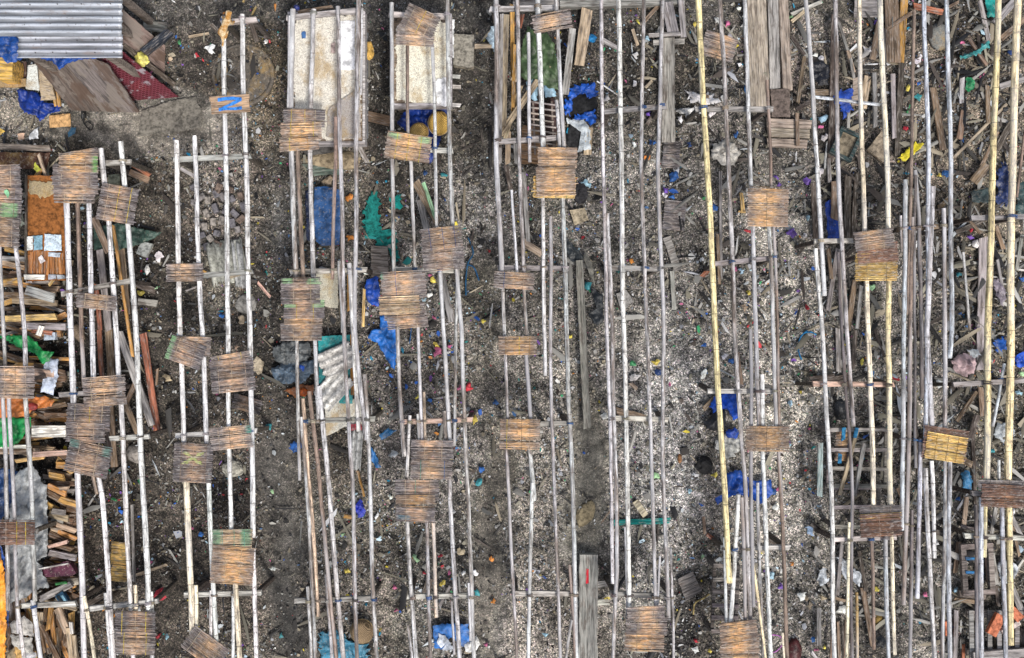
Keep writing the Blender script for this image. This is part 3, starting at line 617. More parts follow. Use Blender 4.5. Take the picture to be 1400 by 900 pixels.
poles('the single-yellow-pole rack', [
    ([(954, 0), (966, 225), (977, 450), (991, 675), (997, 797)], 7.5, 'Y', 'only fresh yellow pole in @'),
    ([(984, 0), (996, 225), (1004, 450), (1019, 675), (1028, 860)], 7, 'G', 'grey pole right next to the yellow one in @'),
    ([(1017, 0), (1025, 225), (1027, 280)], 7, 'G', 'grey pole above the square brown mat, left one, in @'),
    ([(1029, 295), (1034, 450), (1038, 600)], 6.5, 'G', 'grey pole between the two mats, left one, in @'),
    ([(1049, 110), (1054, 280)], 5, 'B', 'brownish pole above the square brown mat, right one, in @'),
    ([(1051, 295), (1056, 450), (1063, 600)], 6, 'G', 'grey pole between the two mats, second from right, in @'),
    ([(1057, 295), (1062, 450), (1067, 600)], 4.5, 'B', 'brown pole between the two mats, rightmost, in @'),
    ([(1042, 512), (1043, 600)], 6.5, 'W', 'short white pole above the lower mat in @'),
    ([(1041, 605), (1046, 700), (1054, 905)], 7, 'W', 'white pole below the lower mat in @'),
    ([(1064, 605), (1069, 700), (1076, 905)], 6, 'B', 'brown pole below the lower mat, rightmost, in @'),
    ([(991, 735), (993, 870)], 4.5, 'W', 'thin white pole left of the yellow one near the bottom mat in @'),
    ([(1009, 676), (1003, 770), (998, 870)], 6.5, 'W', 'leaning white pole above the bottom mat in @'),
    ([(1013, 680), (1020, 865)], 5.5, 'B', 'brownish pole above the bottom mat in @'),
    ([(1036, 660), (1043, 905)], 5, 'G', 'thin grey pole right of the bottom mat in @'),
    ([(1029, 772), (1046, 905)], 3.5, 'Y', 'very thin yellow stick right of the bottom mat in @'),
    ([(1025, 450), (1027, 660), (1031, 830)], 5.5, 'D', 'darker grey pole left of the white one in @'),
    ([(1071, 865), (1074, 905)], 3.5, 'C', 'short cream pole end by the dark red bag in @')])
poles('the twin-cream-pole rack', [
    ([(1101, 0), (1108, 90), (1119, 225), (1126, 405)], 7, 'L', 'leftmost pale pole, upper half, in @'),
    ([(1115, 340), (1125, 450), (1136, 675), (1141, 905)], 7, 'W', 'leftmost white pole, lower half, in @'),
    ([(1141, 0), (1147, 225), (1157, 450), (1166, 583)], 6.5, 'G', 'second pole from the left, pale grey, in @'),
    ([(1146, 345), (1152, 450), (1164, 675), (1166, 905)], 5, 'D', 'darker pole running beside the second one over the wooden rack in @'),
    ([(1174, 0), (1179, 225), (1183, 340)], 6, 'C', 'cream pole above the two-tone mat stack, left one, in @'),
    ([(1204, 0), (1211, 225), (1215, 340)], 7, 'C', 'cream pole above the two-tone mat stack, right one, in @'),
    ([(1184, 370), (1188, 450), (1194, 675), (1195, 705)], 6.5, 'C', 'cream pole between the two mat stacks, left one, in @'),
    ([(1215, 370), (1214, 450), (1217, 675), (1218, 705)], 7, 'Y', 'yellow pole between the two mat stacks, right one, in @'),
    ([(1191, 715), (1195, 888)], 5.5, 'B', 'brown pole below the lower mat stack, left one, in @'),
    ([(1211, 715), (1213, 800), (1215, 905)], 6, 'U', 'bluish grey pole below the lower mat stack in @'),
    ([(1218, 715), (1224, 895)], 5, 'C', 'cream pole below the lower mat stack, rightmost, in @'),
    ([(1161, 714), (1158, 905)], 4.5, 'C', 'thin cream pole left of the darker one near the bottom in @'),
    ([(1172, 810), (1172, 905)], 4.5, 'O', 'short ochre pole near the bottom in @')])
poles('the dense grey bundle', [
    ([(1238, 246), (1236, 450), (1233, 725)], 7, 'U', 'leftmost bluish pole with ochre top end in @'),
    ([(1250, 15), (1246, 225), (1240, 430)], 5, 'B', 'thin brown pole reaching up furthest left in @'),
    ([(1248, 297), (1245, 450), (1241, 675), (1235, 827)], 7, 'B', 'thick brown pole, second from the left, in @'),
    ([(1252, 240), (1250, 440), (1252, 640)], 4.5, 'D', 'dark thin pole in the middle of @'),
    ([(1251, 233), (1257, 300), (1260, 450), (1260, 545)], 6, 'D', 'dark tapered pole with pointed top in @'),
    ([(1264, 0), (1270, 225), (1267, 450), (1264, 600)], 6.5, 'U', 'long bluish grey pole reaching the top edge in @'),
    ([(1276, 255), (1271, 350), (1268, 450), (1275, 600)], 8.5, 'L', 'thickest whitish pole with square top end in @'),
    ([(1259, 600), (1257, 690), (1254, 818)], 6.5, 'U', 'bluish pole below the new golden mat, left one, in @'),
    ([(1247, 697), (1244, 905)], 5.5, 'D', 'dark pole near the bottom of @'),
    ([(1266, 640), (1268, 700), (1278, 905)], 6.5, 'L', 'long whitish pole below the new golden mat in @'),
    ([(1274, 630), (1277, 763)], 6, 'W', 'short white pole below the new golden mat in @'),
    ([(1232, 295), (1233, 345)], 3.5, 'G', 'short thin stick at the upper left of @')])
poles('the grey pair right of the golden mat', [
    ([(1294, 0), (1300, 225), (1300, 450), (1298, 490)], 6.5, 'U', 'long bluish pole reaching the top edge in @'),
    ([(1290, 285), (1292, 450), (1292, 605)], 6.5, 'G', 'grey pole with pinkish split top in @'),
    ([(1292, 625), (1292, 700), (1288, 905)], 5.5, 'G', 'left grey pole of the lower half in @'),
    ([(1299, 630), (1297, 700), (1298, 905)], 6.5, 'U', 'right bluish pole of the lower half in @')])
poles('the right-edge yellow rack', [
    ([(1364, 0), (1358, 225), (1351, 450), (1349, 672)], 8, 'Y', 'left thick yellow pole above the reddish mat in @'),
    ([(1391, 0), (1385, 225), (1381, 450), (1377, 672)], 9, 'Y', 'right thick yellow pole above the reddish mat in @'),
    ([(1348, 680), (1347, 762)], 4.5, 'Y', 'short thin yellow pole below the reddish mat in @'),
    ([(1378, 680), (1381, 882)], 7.5, 'Y', 'yellow pole below the reddish mat in @'),
    ([(1342, 680), (1341, 905)], 8, 'U', 'thick dark bluish pole below the reddish mat, left one, in @'),
    ([(1370, 680), (1376, 905)], 6.5, 'U', 'bluish grey pole below the reddish mat, right one, in @'),
    ([(1334, 690), (1336, 905)], 5, 'D', 'thin dark pole left of the thick bluish one in @'),
    ([(1372, 497), (1365, 540), (1356, 583)], 4.5, 'U', 'short leaning bluish pole between the two yellow ones in @', .5),
    ([(1366, 629), (1366, 672)], 4.5, 'L', 'short pale pole end above the reddish mat in @'),
    ([(1317, 345), (1326, 452)], 4, 'G', 'thin grey stick lying left of the grey plank in @', .3),
    ([(1400, 180), (1389, 270)], 4, 'B', 'brown stick at the very edge in @', .3)])
for a in [(28, 829, 103, 826, 'l', 'pale cross beam left of the small blue radio'), (85, 402, 178, 384, 'g', 'slanted grey cross beam near the narrow short mat'),
          (120, 833, 216, 822, 'l', 'pale slanted cross beam above the bottom-left striped mat'), (150, 600, 203, 597, 'l', 'short pale cross beam left of the mat with the green cross'), (140, 223, 179, 221, 'l', 'short pale cross beam right of the large mat stack'),
          (80, 540, 150, 536, 'g', 'grey cross beam hidden mostly beneath the small square mat beside the heap'), (-20, 520, 45, 518, 'g', 'cross beam beneath the square mat at the left edge'), (-20, 728, 50, 727, 'g', 'cross beam beneath the dark mat with yellow ties'),
          (236, 218, 342, 213, 'l', 'pale cross beam below the blue-painted board'), (240, 596, 350, 589, 'l', 'thin pale cross beam just above the mat with the green cross'), (253, 814, 356, 811, 'l', 'pale cross beam below the wide golden mat'), (238, 380, 345, 371, 'g', 'grey cross beam at the brown narrow mat left of roofing pieces'), (302, 31, 350, 26, 'l', 'short pale cross beam under the ginger cat'),
          (392, 24, 494, 13, 'l', 'pale cross beam at the top of the large crusted table'), (396, 372, 500, 369, 'l', 'pale cross beam below the blue sheet'), (415, 576, 512, 573, 'g', 'grey cross beam over the cream foam sheet'), (404, 822, 512, 818, 'g', 'grey cross beam above the round cane basket'),
          (531, 19, 612, 22, 'l', 'pale cross beam at the top of the small crusted table'), (535, 368, 622, 370, 'l', 'pale cross beam below the slanted mat stack'), (552, 577, 646, 574, 'p', 'pinkish cross beam above the dark mat stack'), (556, 816, 646, 815, 'l', 'pale cross beam above the blue-white tarpaulin'), (590, 205, 620, 206, 'l', 'short pale cross beam below the cane baskets'),
          (670, 12, 765, 10, 'l', 'pale cross beam at the top of the heaped sticks'), (676, 194, 764, 188, 'g', 'grey cross beam below the stick ladder'), (680, 366, 778, 367, 'g', 'grey cross beam above the upper narrow mat'), (738, 580, 780, 579, 'g', 'short grey cross beam right of the square brown mat with dark side'), (700, 812, 790, 812, 'l', 'pale cross beam left of the thick split beam'), (685, 590, 742, 589, 'g', 'cross beam under the square brown mat with dark side'), (684, 476, 730, 475, 'g', 'cross beam under the lower narrow mat'),
          (826, 152, 910, 145, 'g', 'grey cross beam over the black ash bed'), (832, 366, 903, 368, 'g', 'grey cross beam left of the broken grey board'), (840, 572, 914, 574, 'l', 'pale cross beam above the small light wood block'), (835, 812, 925, 817, 'g', 'grey cross beam above the banded bottom mat stack'),
          (950, 149, 1056, 149, 'g', 'dark grey cross beam over the heap of white wrappers'), (975, 361, 1062, 352, 'g', 'slanted grey cross beam below the square brown mat'), (968, 535, 1066, 535, 'l', 'pale cross beam over the blue-black tarpaulin'), (985, 750, 1080, 749, 'l', 'pale cross beam above the orange bottom mat'),
          (1113, 330, 1166, 329, 'l', 'short pale cross beam below the patterned blue cloth'), (1112, 525, 1222, 526, 'p', 'reddish cross beam above the wooden frame'), (1140, 738, 1226, 735, 'l', 'pale cross beam below the wooden frame'), (1172, 350, 1222, 349, 'g', 'cross beam beneath the two-tone mat stack'),
          (1228, 314, 1302, 308, 'b', 'brown cross beam over the patch of matted palm leaf'), (1232, 600, 1302, 606, 'd', 'dark cross beam beneath the new golden mat'), (1232, 715, 1304, 734, 'd', 'dark brown cross beam below the new golden mat'), (1305, 526, 1405, 520, 'g', 'grey cross beam below the pink-white bag'), (1328, 298, 1405, 296, 'g', 'grey cross beam at the right edge below the blue net'), (1320, 733, 1405, 736, 'l', 'pale cross beam above the broken pallet'), (1330, 675, 1405, 676, 'g', 'cross beam under the reddish mat')]: trestle(*a)
pole([(1112, 133), (1160, 138), (1203, 143)], 5, 'U', 'bluish white pole lying crosswise over the blue cloth beside two cream poles', .84)
# ------------------------------------------------------------------ mats, stack by stack (lowest first)
GR = (.26, .50, .24); LG = (.36, .58, .30); TG = (.16, .30, .25); BL = (.06, .15, .40)
for a in [
    (4, 246, 50, 40, -2, 'dk', 0, 'lowest dark mat of the mossy stack at the left edge', 'tt'), (8, 282, 44, 50, 3, 'dk', 1, 'middle dark mat with green moss in the left-edge stack', 'td', ((.1, -.1, .5, .4, GR),)), (8, 318, 38, 40, 2, 'br', 2, 'topmost golden-brown mat of the mossy stack at the left edge', 'tt'),
    (22, 523, 50, 44, 1, 'br', 0, 'square brown mat over the green sheets at the left edge', 'tdt'), (22, 729, 52, 32, 0, 'rd', 0, 'dark reddish mat with yellow ties over the grey canvas', 'tyy'),
    (102, 268, 56, 20, 1, 'br', 0, 'lowest pale brown mat of the large stack by the heap', 'tt'), (104, 254, 62, 22, 2, 'br', 1, 'fourth mat down in the large stack by the heap', 'tt'), (103, 240, 62, 28, 2, 'dk', 2, 'middle dark mat of the large stack by the heap', 'ttd'), (107, 223, 54, 26, 0, 'or', 3, 'topmost orange mat with green right end in the large stack', 'tt', ((.43, -.1, .14, .9, (.15, .42, .12)),)), (112, 209, 45, 6, -9, 'br', 2, 'narrow slat strip sticking out above the large stack', 'tt'),
    (161, 279, 52, 50, 10, 'dk', 1, 'tilted square grey mat with two yellow cords', 'tyy'), (132, 413, 55, 20, 6, 'br', 0, 'narrow short brown mat over the white poles by the heap', 'tdt'), (143, 535, 58, 40, -4, 'br', 1, 'small square brown mat over grey planks beside the heap', 'ttd'),
    (121, 571, 60, 36, 2, 'dk', 0, 'uppermost grey-brown mat above the one with green-stained corners', 'tyt'), (117, 592, 54, 26, 2, 'dk', 1, 'dark middle mat above the one with green-stained corners', 'tt'), (121, 628, 60, 44, 12, 'dk', 2, 'tilted dark mat with green-stained corners', 'tt', ((-.4, .42, .2, .3, TG), (.38, .4, .2, .4, TG))),
    (185, 856, 55, 40, 2, 'dk', 0, 'upper grey mat of the bottom pair beside the heap', 'yty'), (185, 880, 55, 30, 2, 'br', 1, 'lower brown mat of the bottom pair beside the heap', 'yty'),
    (253, 373, 51, 24, -1, 'br', 0, 'narrow brown mat left of the broken roofing pieces', 'dd'), (262, 474, 52, 26, 2, 'br', 0, 'brown mat lying under the tilted green-edged one', 'yt'), (254, 482, 50, 34, 20, 'dk', 1, 'tilted grey mat with green left edge', 'td', ((-.46, 0, .12, 1, GR),)),
    (316, 496, 54, 24, -9, 'br', 0, 'upper brown mat of the skewed pair on the cat pole rack', 'yty'), (318, 514, 60, 44, -6, 'dk', 1, 'lower grey mat of the skewed pair on the cat pole rack', 'ttt'), (316, 599, 57, 30, -6, 'br', 1, 'brown mat with teal corner just right above the green-crossed one', 'tdt', ((.46, .3, .12, .4, (.05, .34, .26)),)),
    (318, 738, 54, 26, -1, 'tn', 0, 'short tan mat with green ends above the wide golden one', 'ggg', ((-.4, .1, .22, .9, (.14, .36, .22)), (.36, .1, .24, .9, (.14, .36, .22)))), (318, 774, 58, 52, 5, 'or', 1, 'wide golden mat on the rack of the cat', 'tt'), (280, 887, 58, 34, 36, 'br', 0, 'strongly tilted brown mat at the bottom edge', 'tdt'),
    (416, 162, 57, 24, 1, 'dk', 0, 'upper dark mat of the stack on the large crusted table', 'yyt'), (412, 180, 56, 26, -2, 'or', 1, 'middle orange mat of the stack on the large crusted table', 'yty'), (409, 197, 54, 18, -3, 'or', 2, 'lowest golden mat of the stack on the large crusted table', 'yo'),
    (411, 398, 54, 36, -1, 'dk', 3, 'topmost dark mat with two green patches in the four-mat stack', 'tt', ((-.34, .38, .26, .2, LG), (.34, .36, .3, .2, LG))), (416, 423, 56, 26, 0, 'dk', 2, 'second dark mat with two green patches in the four-mat stack', 'yy', ((-.36, .3, .26, .4, LG), (.36, .3, .28, .4, LG))), (415, 437, 52, 14, 0, 'or', 1, 'orange strip-like mat in the four-mat stack', 'tt'), (412, 454, 57, 24, 0, 'br', 0, 'lowest brown mat of the four-mat stack', 'tt'),
    (568, 50, 52, 26, 3, 'br', 0, 'straight brown mat under the tilted one on the small table', 'tt'), (574, 30, 48, 34, 25, 'br', 1, 'tilted brown mat at the top of the small crusted table', 'tyt'), (558, 202, 62, 36, 8, 'or', 0, 'tilted mat with two green corners and yellow cords by the baskets', 'yyy', ((-.32, .38, .2, .22, LG), (.34, .36, .24, .24, LG))),
    (606, 350, 57, 40, -5, 'dk', 0, 'lower banded mat of the slanted stack left of the blue rope', 'tt'), (604, 326, 55, 30, -7, 'br', 1, 'upper brown mat of the slanted stack left of the blue rope', 'bbb'),
    (557, 438, 56, 22, -5, 'br', 0, 'lowest brown mat of the stack right of the blue tarpaulin', 'tt'), (553, 426, 56, 22, -4, 'br', 1, 'third mat of the stack right of the blue tarpaulin', 'tt'), (546, 418, 55, 24, -2, 'tn', 3, 'bright tan mat of the stack right of the blue tarpaulin', 'tt'), (552, 390, 62, 38, -4, 'br', 2, 'upper wide mat of the stack right of the blue tarpaulin', 'bt', ((-.48, .4, .1, .3, (.1, .35, .22)),)),
    (591, 616, 58, 26, 1, 'dk', 0, 'upper dark mat of the pair above the banded stack', 'tt'), (590, 642, 57, 26, 2, 'br', 1, 'lower mat with green threads of the pair above the banded stack', 'gtb'),
    (570, 670, 60, 28, 1, 'dk', 0, 'upper dark mat of the banded stack', 'tgt'), (568, 688, 54, 22, 1, 'or', 1, 'middle orange-striped mat of the banded stack', 'tt'), (568, 704, 54, 20, 3, 'dk', 2, 'lowest dark mat of the banded stack', 'tt', ((-.3, -.2, .3, .3, (.1, .2, .25)),)),
    (703, 384, 55, 22, 4, 'br', 0, 'upper narrow brown mat on the rack of the olive coat', 'bt'), (708, 473, 53, 25, 0, 'or', 0, 'lower narrow brown mat on the rack of the olive coat', 'oyo'), (711, 594, 55, 41, 1, 'or', 0, 'square brown mat with dark right side', 'ydt'),
    (755, 30, 54, 24, -10, 'br', 0, 'tilted narrow mat over the collar of the olive coat', 'tt'), (758, 256, 58, 30, 1, 'yl', 0, 'lowest yellowish mat of the ragged stack', 'gtg'), (762, 216, 54, 28, 1, 'or', 1, 'upper orange mat of the ragged stack', 'tt'), (760, 248, 54, 40, -2, 'or', 2, 'topmost frayed brown mat of the ragged stack', 't'),
    (883, 838, 52, 18, -2, 'br', 2, 'uppermost mat of the banded stack at the bottom of the matless rack', 'tt'), (884, 856, 57, 24, 1, 'br', 1, 'middle mat of the banded stack at the bottom of the matless rack', 'tt'), (881, 878, 54, 26, 1, 'or', 0, 'lowest mat of the banded stack at the bottom of the matless rack', 'tt'),
    (1011, 884, 54, 36, 0, 'or', 0, 'lower orange mat of the bottom pair beside the thin yellow stick', 'tt'), (1010, 866, 52, 32, -7, 'or', 1, 'upper frayed orange mat of the bottom pair beside the thin yellow stick', 't'),
    (1050, 283, 56, 54, 1, 'or', 0, 'large square brown mat on the rack of the single yellow pole', 't'), (1049, 600, 60, 35, 1, 'or', 0, 'brown slatted mat below the pale beam on the single-yellow-pole rack', 'tdt'),
    (1198, 366, 58, 36, 0, 'yl', 0, 'lowest yellow mat of the two-tone stack', 'tt'), (1200, 346, 56, 26, -5, 'rd', 1, 'middle reddish mat of the two-tone stack', 't'), (1195, 328, 54, 26, -7, 'br', 2, 'uppermost grey-brown mat of the two-tone stack', 'tt'),
    (1204, 702, 58, 20, -2, 'gy', 0, 'upper grey mat of the stack right of the wooden frame', 'tt'), (1203, 707, 54, 8, -3, 'yl', 1, 'narrow yellow mat in the stack right of the wooden frame', 't'), (1204, 719, 56, 31, -3, 'rd', 2, 'reddish lower mat of the stack right of the wooden frame', 't'),
    (1292, 608, 61, 44, 8, 'rd', 0, 'dark mat showing beneath the new golden one', 'tt'), (1293, 613, 56, 35, 9, 'yl', 1, 'new golden mat with brown binding lines', 'ooo'), (1368, 664, 62, 14, 1, 'gy', 0, 'upper grey mat peeking out over the reddish one', 'tt'), (1372, 679, 60, 30, 2, 'rd', 1, 'dark reddish mat on the two yellow poles', 't')]: mat(*a)
q = mat(264, 633, 54, 54, 3, 'dk', 1, 'grey-brown mat painted with a green cross', 'dtd')
for s in (-1, 1):
    mb = MB()
    for i in range(60):
        t = rnd(-1, 1); x = t * .115 + rnd(-.022, .022); y = s * t * .075 + .06 + rnd(-.012, .012); mb.add([(x - .018, y - .004, .0135), (x + .018, y - .003, .0135), (x + .016, y + .004, .0137), (x - .017, y + .003, .0137)], [(0, 1, 2, 3)])
    mb.build('paint_stroke', 'mat', q, (.34, .37, .14))
mat(163, 768, 23, 56, 5, 'yl', 0, 'golden mat lying on the ground between two white poles', '', z0=.06, tilt=R(6)); mat(1154, 609, 24, 46, 2, 'or', 0, 'orange-brown mat lying in the wooden frame', 'bb', z0=.40)
mat(983, 64, 46, 34, 16, 'br', 0, 'broken brown mat lying on the mud beside the top of the yellow pole', 't', z0=.10); mat(338, 553, 40, 20, 14, 'dk', 0, 'dark mat lying on the mud below the skewed pair of mats', 't', z0=.10)
mat(918, 212, 24, 36, 3, 'gy', 0, 'dark square mat lying on the mud below the long grey board', '', z0=.05); mat(922, 295, 30, 40, 5, 'gy', 0, 'dark worn mat lying below the bright blue fibre scrap', '', z0=.05)
# blue-painted board on two poles
root = empty('painted_board', W(315, 143, .97), R(4)); tag(root, 'small wooden board with a blue painted zigzag letter on two white poles', 'sign', None)
mb = MB()
for j in range(4):
    y0 = -.112 + j * .056; c = rnd(.8, 1.2); mb.box(-.245 + rnd(-.01, .01), .245 + rnd(-.01, .01), y0, y0 + .054, 0, .02 + rnd(0, .003), (c, c, c))
mb.build('wooden_panel', 'wood', root, (.36, .24, .15)); mb = MB()
for k, pts in enumerate(([(-.15, .062), (-.06, .072), (.04, .070), (.12, .062), (.155, .055)], [(.15, .05), (.06, .012), (-.03, -.02), (-.13, -.06)], [(-.145, -.062), (-.05, -.058), (.05, -.064), (.15, -.058)])):
    pr = None
    for i, (x, y) in enumerate(pts):
        hw = .019 + rnd(-.004, .005); zz = .0255 + .0012 * k; r = mb.add([(x, y - hw, zz), (x, y + hw, zz)], [])
        if pr is not None: mb.f.append((pr, r, r + 1, pr + 1))
        pr = r
mb.build('painted_letter', 'plain', root, (.04, .20, .58))
for t in ['161,279,tilted mat with two yellow cords', '104,245,large mat stack', '22,523,square mat at the left edge', '22,729,dark mat with yellow ties', '132,413,narrow short brown mat', '143,535,small square mat beside the heap', '121,620,mat with green-stained corners',
          '185,868,bottom-left grey mat pair', '253,373,narrow mat left of roofing pieces', '256,482,tilted green-edged mat', '318,508,skewed mat pair', '317,598,mat with teal corner', '264,633,mat with the green cross', '318,770,wide golden mat', '280,886,strongly tilted bottom mat', '163,768,golden mat on the ground',
          '315,143,blue-painted board', '413,180,large crusted table mats', '445,110,large crusted table', '576,85,small crusted table', '558,202,yellow-corded mat by the baskets', '605,338,slanted mat stack', '551,412,four-mat stack by the blue tarpaulin', '411,425,stack with green patches', '443,295,blue sheet', '530,310,teal stain', '590,630,dark mat pair', '570,688,banded mat stack',
          '495,862,round cane basket', '617,870,blue-white tarpaulin', '703,384,upper narrow mat', '708,473,lower narrow mat', '711,594,square brown mat', '740,80,olive coat', '760,240,ragged mat stack', '794,145,black ash heap', '804,830,thick split beam', '797,470,long standing grey plank', '883,857,banded bottom stack', '875,714,teal plank', '913,120,long grey board',
          '1011,875,orange bottom mat pair', '1050,283,large square mat', '1049,600,slatted mat', '992,555,blue-black tarpaulin', '990,208,crumpled white bag', '1022,665,wide blue tarpaulin', '1197,350,two-tone mat stack', '1203,712,mat stack beside the wooden frame', '1292,612,new golden mat', '1370,675,reddish mat', '1317,500,pink-white bag', '1244,205,yellow cloth', '1156,198,green-rimmed frame', '1138,300,patterned blue cloth', '1284,50,round grey boulder', '1337,780,broken pallet', '1361,853,red brick', '1155,145,blue cloth bundle', '1070,100,wide plank walkway', '450,500,broken corrugated pieces', '400,500,translucent plastic bags', '225,40,black timber', '145,120,leaning plywood', '335,100,half-buried round lid', '305,290,loose grey bricks', '190,342,broken radio', '80,780,maroon case', '88,818,blue radio']:
    a, b, c = t.split(',', 2); land(int(a), int(b), c)
# ------------------------------------------------------------------ shack with tin roof, top left
shack = empty('tin_shack', W(70, 20)); tag(shack, 'small shack roofed with galvanised corrugated sheets and hung with blue tarpaulin', 'shack')
corrugated(72, 8, 190, 84, 0, 1.85, 9.6, (.50, .525, .57), None, 'roof', amp=.013, dirt=.65, parent=shack, tilt=R(-3)); corrugated(96, 63, 143, 34, 0, 1.815, 9.6, (.54, .56, .60), None, 'roof', amp=.013, dirt=.65, parent=shack, tilt=R(-3))
def nails(root, u0, u1, rows, z):
    mb = MB()
    for v in rows:
        for i in range(5):
            p = W(u0 + (u1 - u0) * (i + .5) / 5 + rnd(-9, 9), v + rnd(-1, 1), z) - root.location; mb.box(p.x - .0045, p.x + .0045, p.y - .0045, p.y + .0045, p.z, p.z + .014)
    mb.build('nail_heads', 'plain', root, (.07, .055, .05))
nails(shack, -15, 164, (6, 34), 1.862); nails(shack, 30, 164, (55, 72), 1.827)
def inshack(mb, name, mat_, color):
    o = mb.build(name, mat_, shack, color); o.location = -shack.location; return o
for (u, v) in ((141, 70), (34, 70), (141, -25), (-15, -25), (141, 20)):
    mb = MB(); p = W(u, v, 1.7); mb.bar((p.x, p.y, 1.76), (p.x, p.y, -.1), .08, .08); inshack(mb, 'post', 'wood', (.22, .18, .15))
mb = MB(); a, b = W(30, 68, 1.73), W(162, 68, 1.73); mb.bar(a, b, .06, .05); inshack(mb, 'rafter', 'wood', (.25, .2, .16))
mb = MB(); a, b = W(-20, -25, 1.78), W(162, -25, 1.78); mb.bar(a, b, .06, .05); inshack(mb, 'rafter', 'wood', (.25, .2, .16))
sheet([(-10, 44), (22, 48), (34, 62), (38, 78), (22, 84), (10, 86), (-8, 70)], 1.55, (.010, .06, .26), 'deep blue tarpaulin hanging at the left corner of the tin roof', amp=.06)
sheet([(40, 70), (140, 68), (134, 80), (108, 82), (95, 88), (82, 96), (72, 84), (50, 80)], 1.35, (.012, .07, .33), 'bright blue tarpaulin hanging under the front eave of the tin roof', amp=.06)
sheet([(24, 122), (50, 126), (62, 140), (84, 144), (82, 152), (66, 156), (55, 166), (48, 158), (34, 154), (26, 144)], .12, (.006, .03, .21), 'crumpled dark blue cloth on the ground below the tin roof', amp=.09, name='cloth', cat='cloth', alpha=.05)
board([(-4, 78), (17, 79), (17, 110), (-4, 108)], .75, 'orange-yellow board at the left edge under the tin roof', color=(.55, .33, .08), th=.3, name='crate', cat='crate')
board([(-4, 110), (36, 107), (35, 119), (-4, 120)], .5, 'speckled narrow tan board below the orange crate', 't', material='crust', color=(.36, .25, .13))
board([(17, 84), (36, 84), (35, 108), (17, 109)], .42, 'dark brown pebbly board beside the orange crate', 'd', material='crust', color=(.10, .06, .05))
board([(38, 92), (50, 90), (54, 124), (35, 122)], [.95, .95, .5, .5], 'white speckled narrow board below the tin roof', material='crust', color=(.72, .71, .68), th=.03)
board([(52, 92), (66, 100), (76, 136), (56, 138)], [.8, .8, .35, .35], 'old bamboo-lined board leaning beside the white speckled board', 't', material='mat')
for (a, b, c, d) in ((70, 108, 76, 146), (77, 118, 81, 146)): plank(a, b, c, d, 4, 'o', auto('thin orange-brown stick under the shack', a, b), .4, .2)
board([(44, 82), (97, 151), (147, 153), (85, 83)], [1.05, .12, .10, 1.1], 'left leaning plywood sheet with a torn edge below the tin roof', color=(.12, .095, .08), th=.022, material='ply')
board([(86, 84), (147, 153), (191, 154), (148, 90), (128, 82), (110, 80)], [1.16, .13, .10, 1.1, 1.2, 1.2], 'right leaning plywood sheet with peeling veneer below the tin roof', color=(.17, .15, .135), th=.022, material='ply')
board([(120, 76), (166, 70), (244, 133), (180, 138), (150, 92)], [1.0, 1.1, .1, .08, .9], 'red patterned vinyl sheet leaning beside the plywood', color=(.105, .012, .02), material='check', th=.01, name='vinyl_sheet', cat='sheet')
board([(165, 10), (213, 53), (226, 63), (225, 104), (168, 60)], [1.1, .6, .5, .12, .9], 'grey peeling plywood leaning against the right end of the shack', color=(.17, .125, .105), th=.025, material='ply')
plank(168, 62, 238, 116, 7, 'd', 'dark narrow timber sloping beside the red patterned sheet', .9, .1); plank(196, 71, 232, 42, 11, 'k', 'black timber crossing the grey peeling plywood', .75, .62, th=.07, color=(.03, .035, .045))
plank(196, 34, 228, 38, 14, 'g', 'short grey board lying right of the grey peeling plywood', .1)
sheet([(184, 78), (190, 70), (200, 72), (205, 86), (198, 90), (191, 91), (186, 86)], .72, (.74, .66, .16), 'crumpled yellow plastic bag beside the black timber', name='plastic_bag', cat='bag', amp=.07, zc=.05, alpha=.2)
sheet([(195, 152), (232, 138), (268, 132), (274, 150), (275, 175), (234, 182), (188, 186)], .05, (.17, .155, .13), 'worn grey sacking lying on the mud below the red patterned sheet', name='sacking', cat='sack', amp=.015, material='plain')
sheet([(67, 158), (96, 155), (97, 173), (68, 175)], .08, (.56, .33, .15), 'tan cardboard piece on the ground below the plywood', name='cardboard', cat='cardboard', amp=.012, jag=.004, material='plain')
sheet([(39, 188), (48, 176), (53, 175), (52, 190), (40, 192)], .07, (.74, .75, .75), 'white plastic scrap left of the tan cardboard', name='plastic_scrap', cat='scrap', amp=.02)
sheet([(24, 183), (34, 182), (33, 192), (25, 191)], .07, (.60, .40, .28), 'small orange-white packet left of the white plastic scrap', name='packet', cat='packet', amp=.01)
sheet([(92, 184), (97, 175), (104, 174), (103, 182), (94, 188)], .07, (.03, .10, .17), 'dark teal cloth scrap below the tan cardboard', name='cloth', cat='cloth', amp=.02)
sheet([(-4, 172), (6, 180), (-4, 187)], .07, (.62, .40, .08), 'yellow card corner at the left edge', name='cardboard', cat='cardboard', amp=.01)
rope([(112, 148), (116, 158), (114, 166), (118, 173), (124, 178), (127, 172), (121, 167), (117, 168)], 1.6, (.02, .02, .02), 'black looped cord on the grey mud path')
lump(115, 156, 3.5, 10, .05, (.02, .02, .02), 'small black rag on the mud path above the looped cord', 'rag', 'rag', 'tarp')
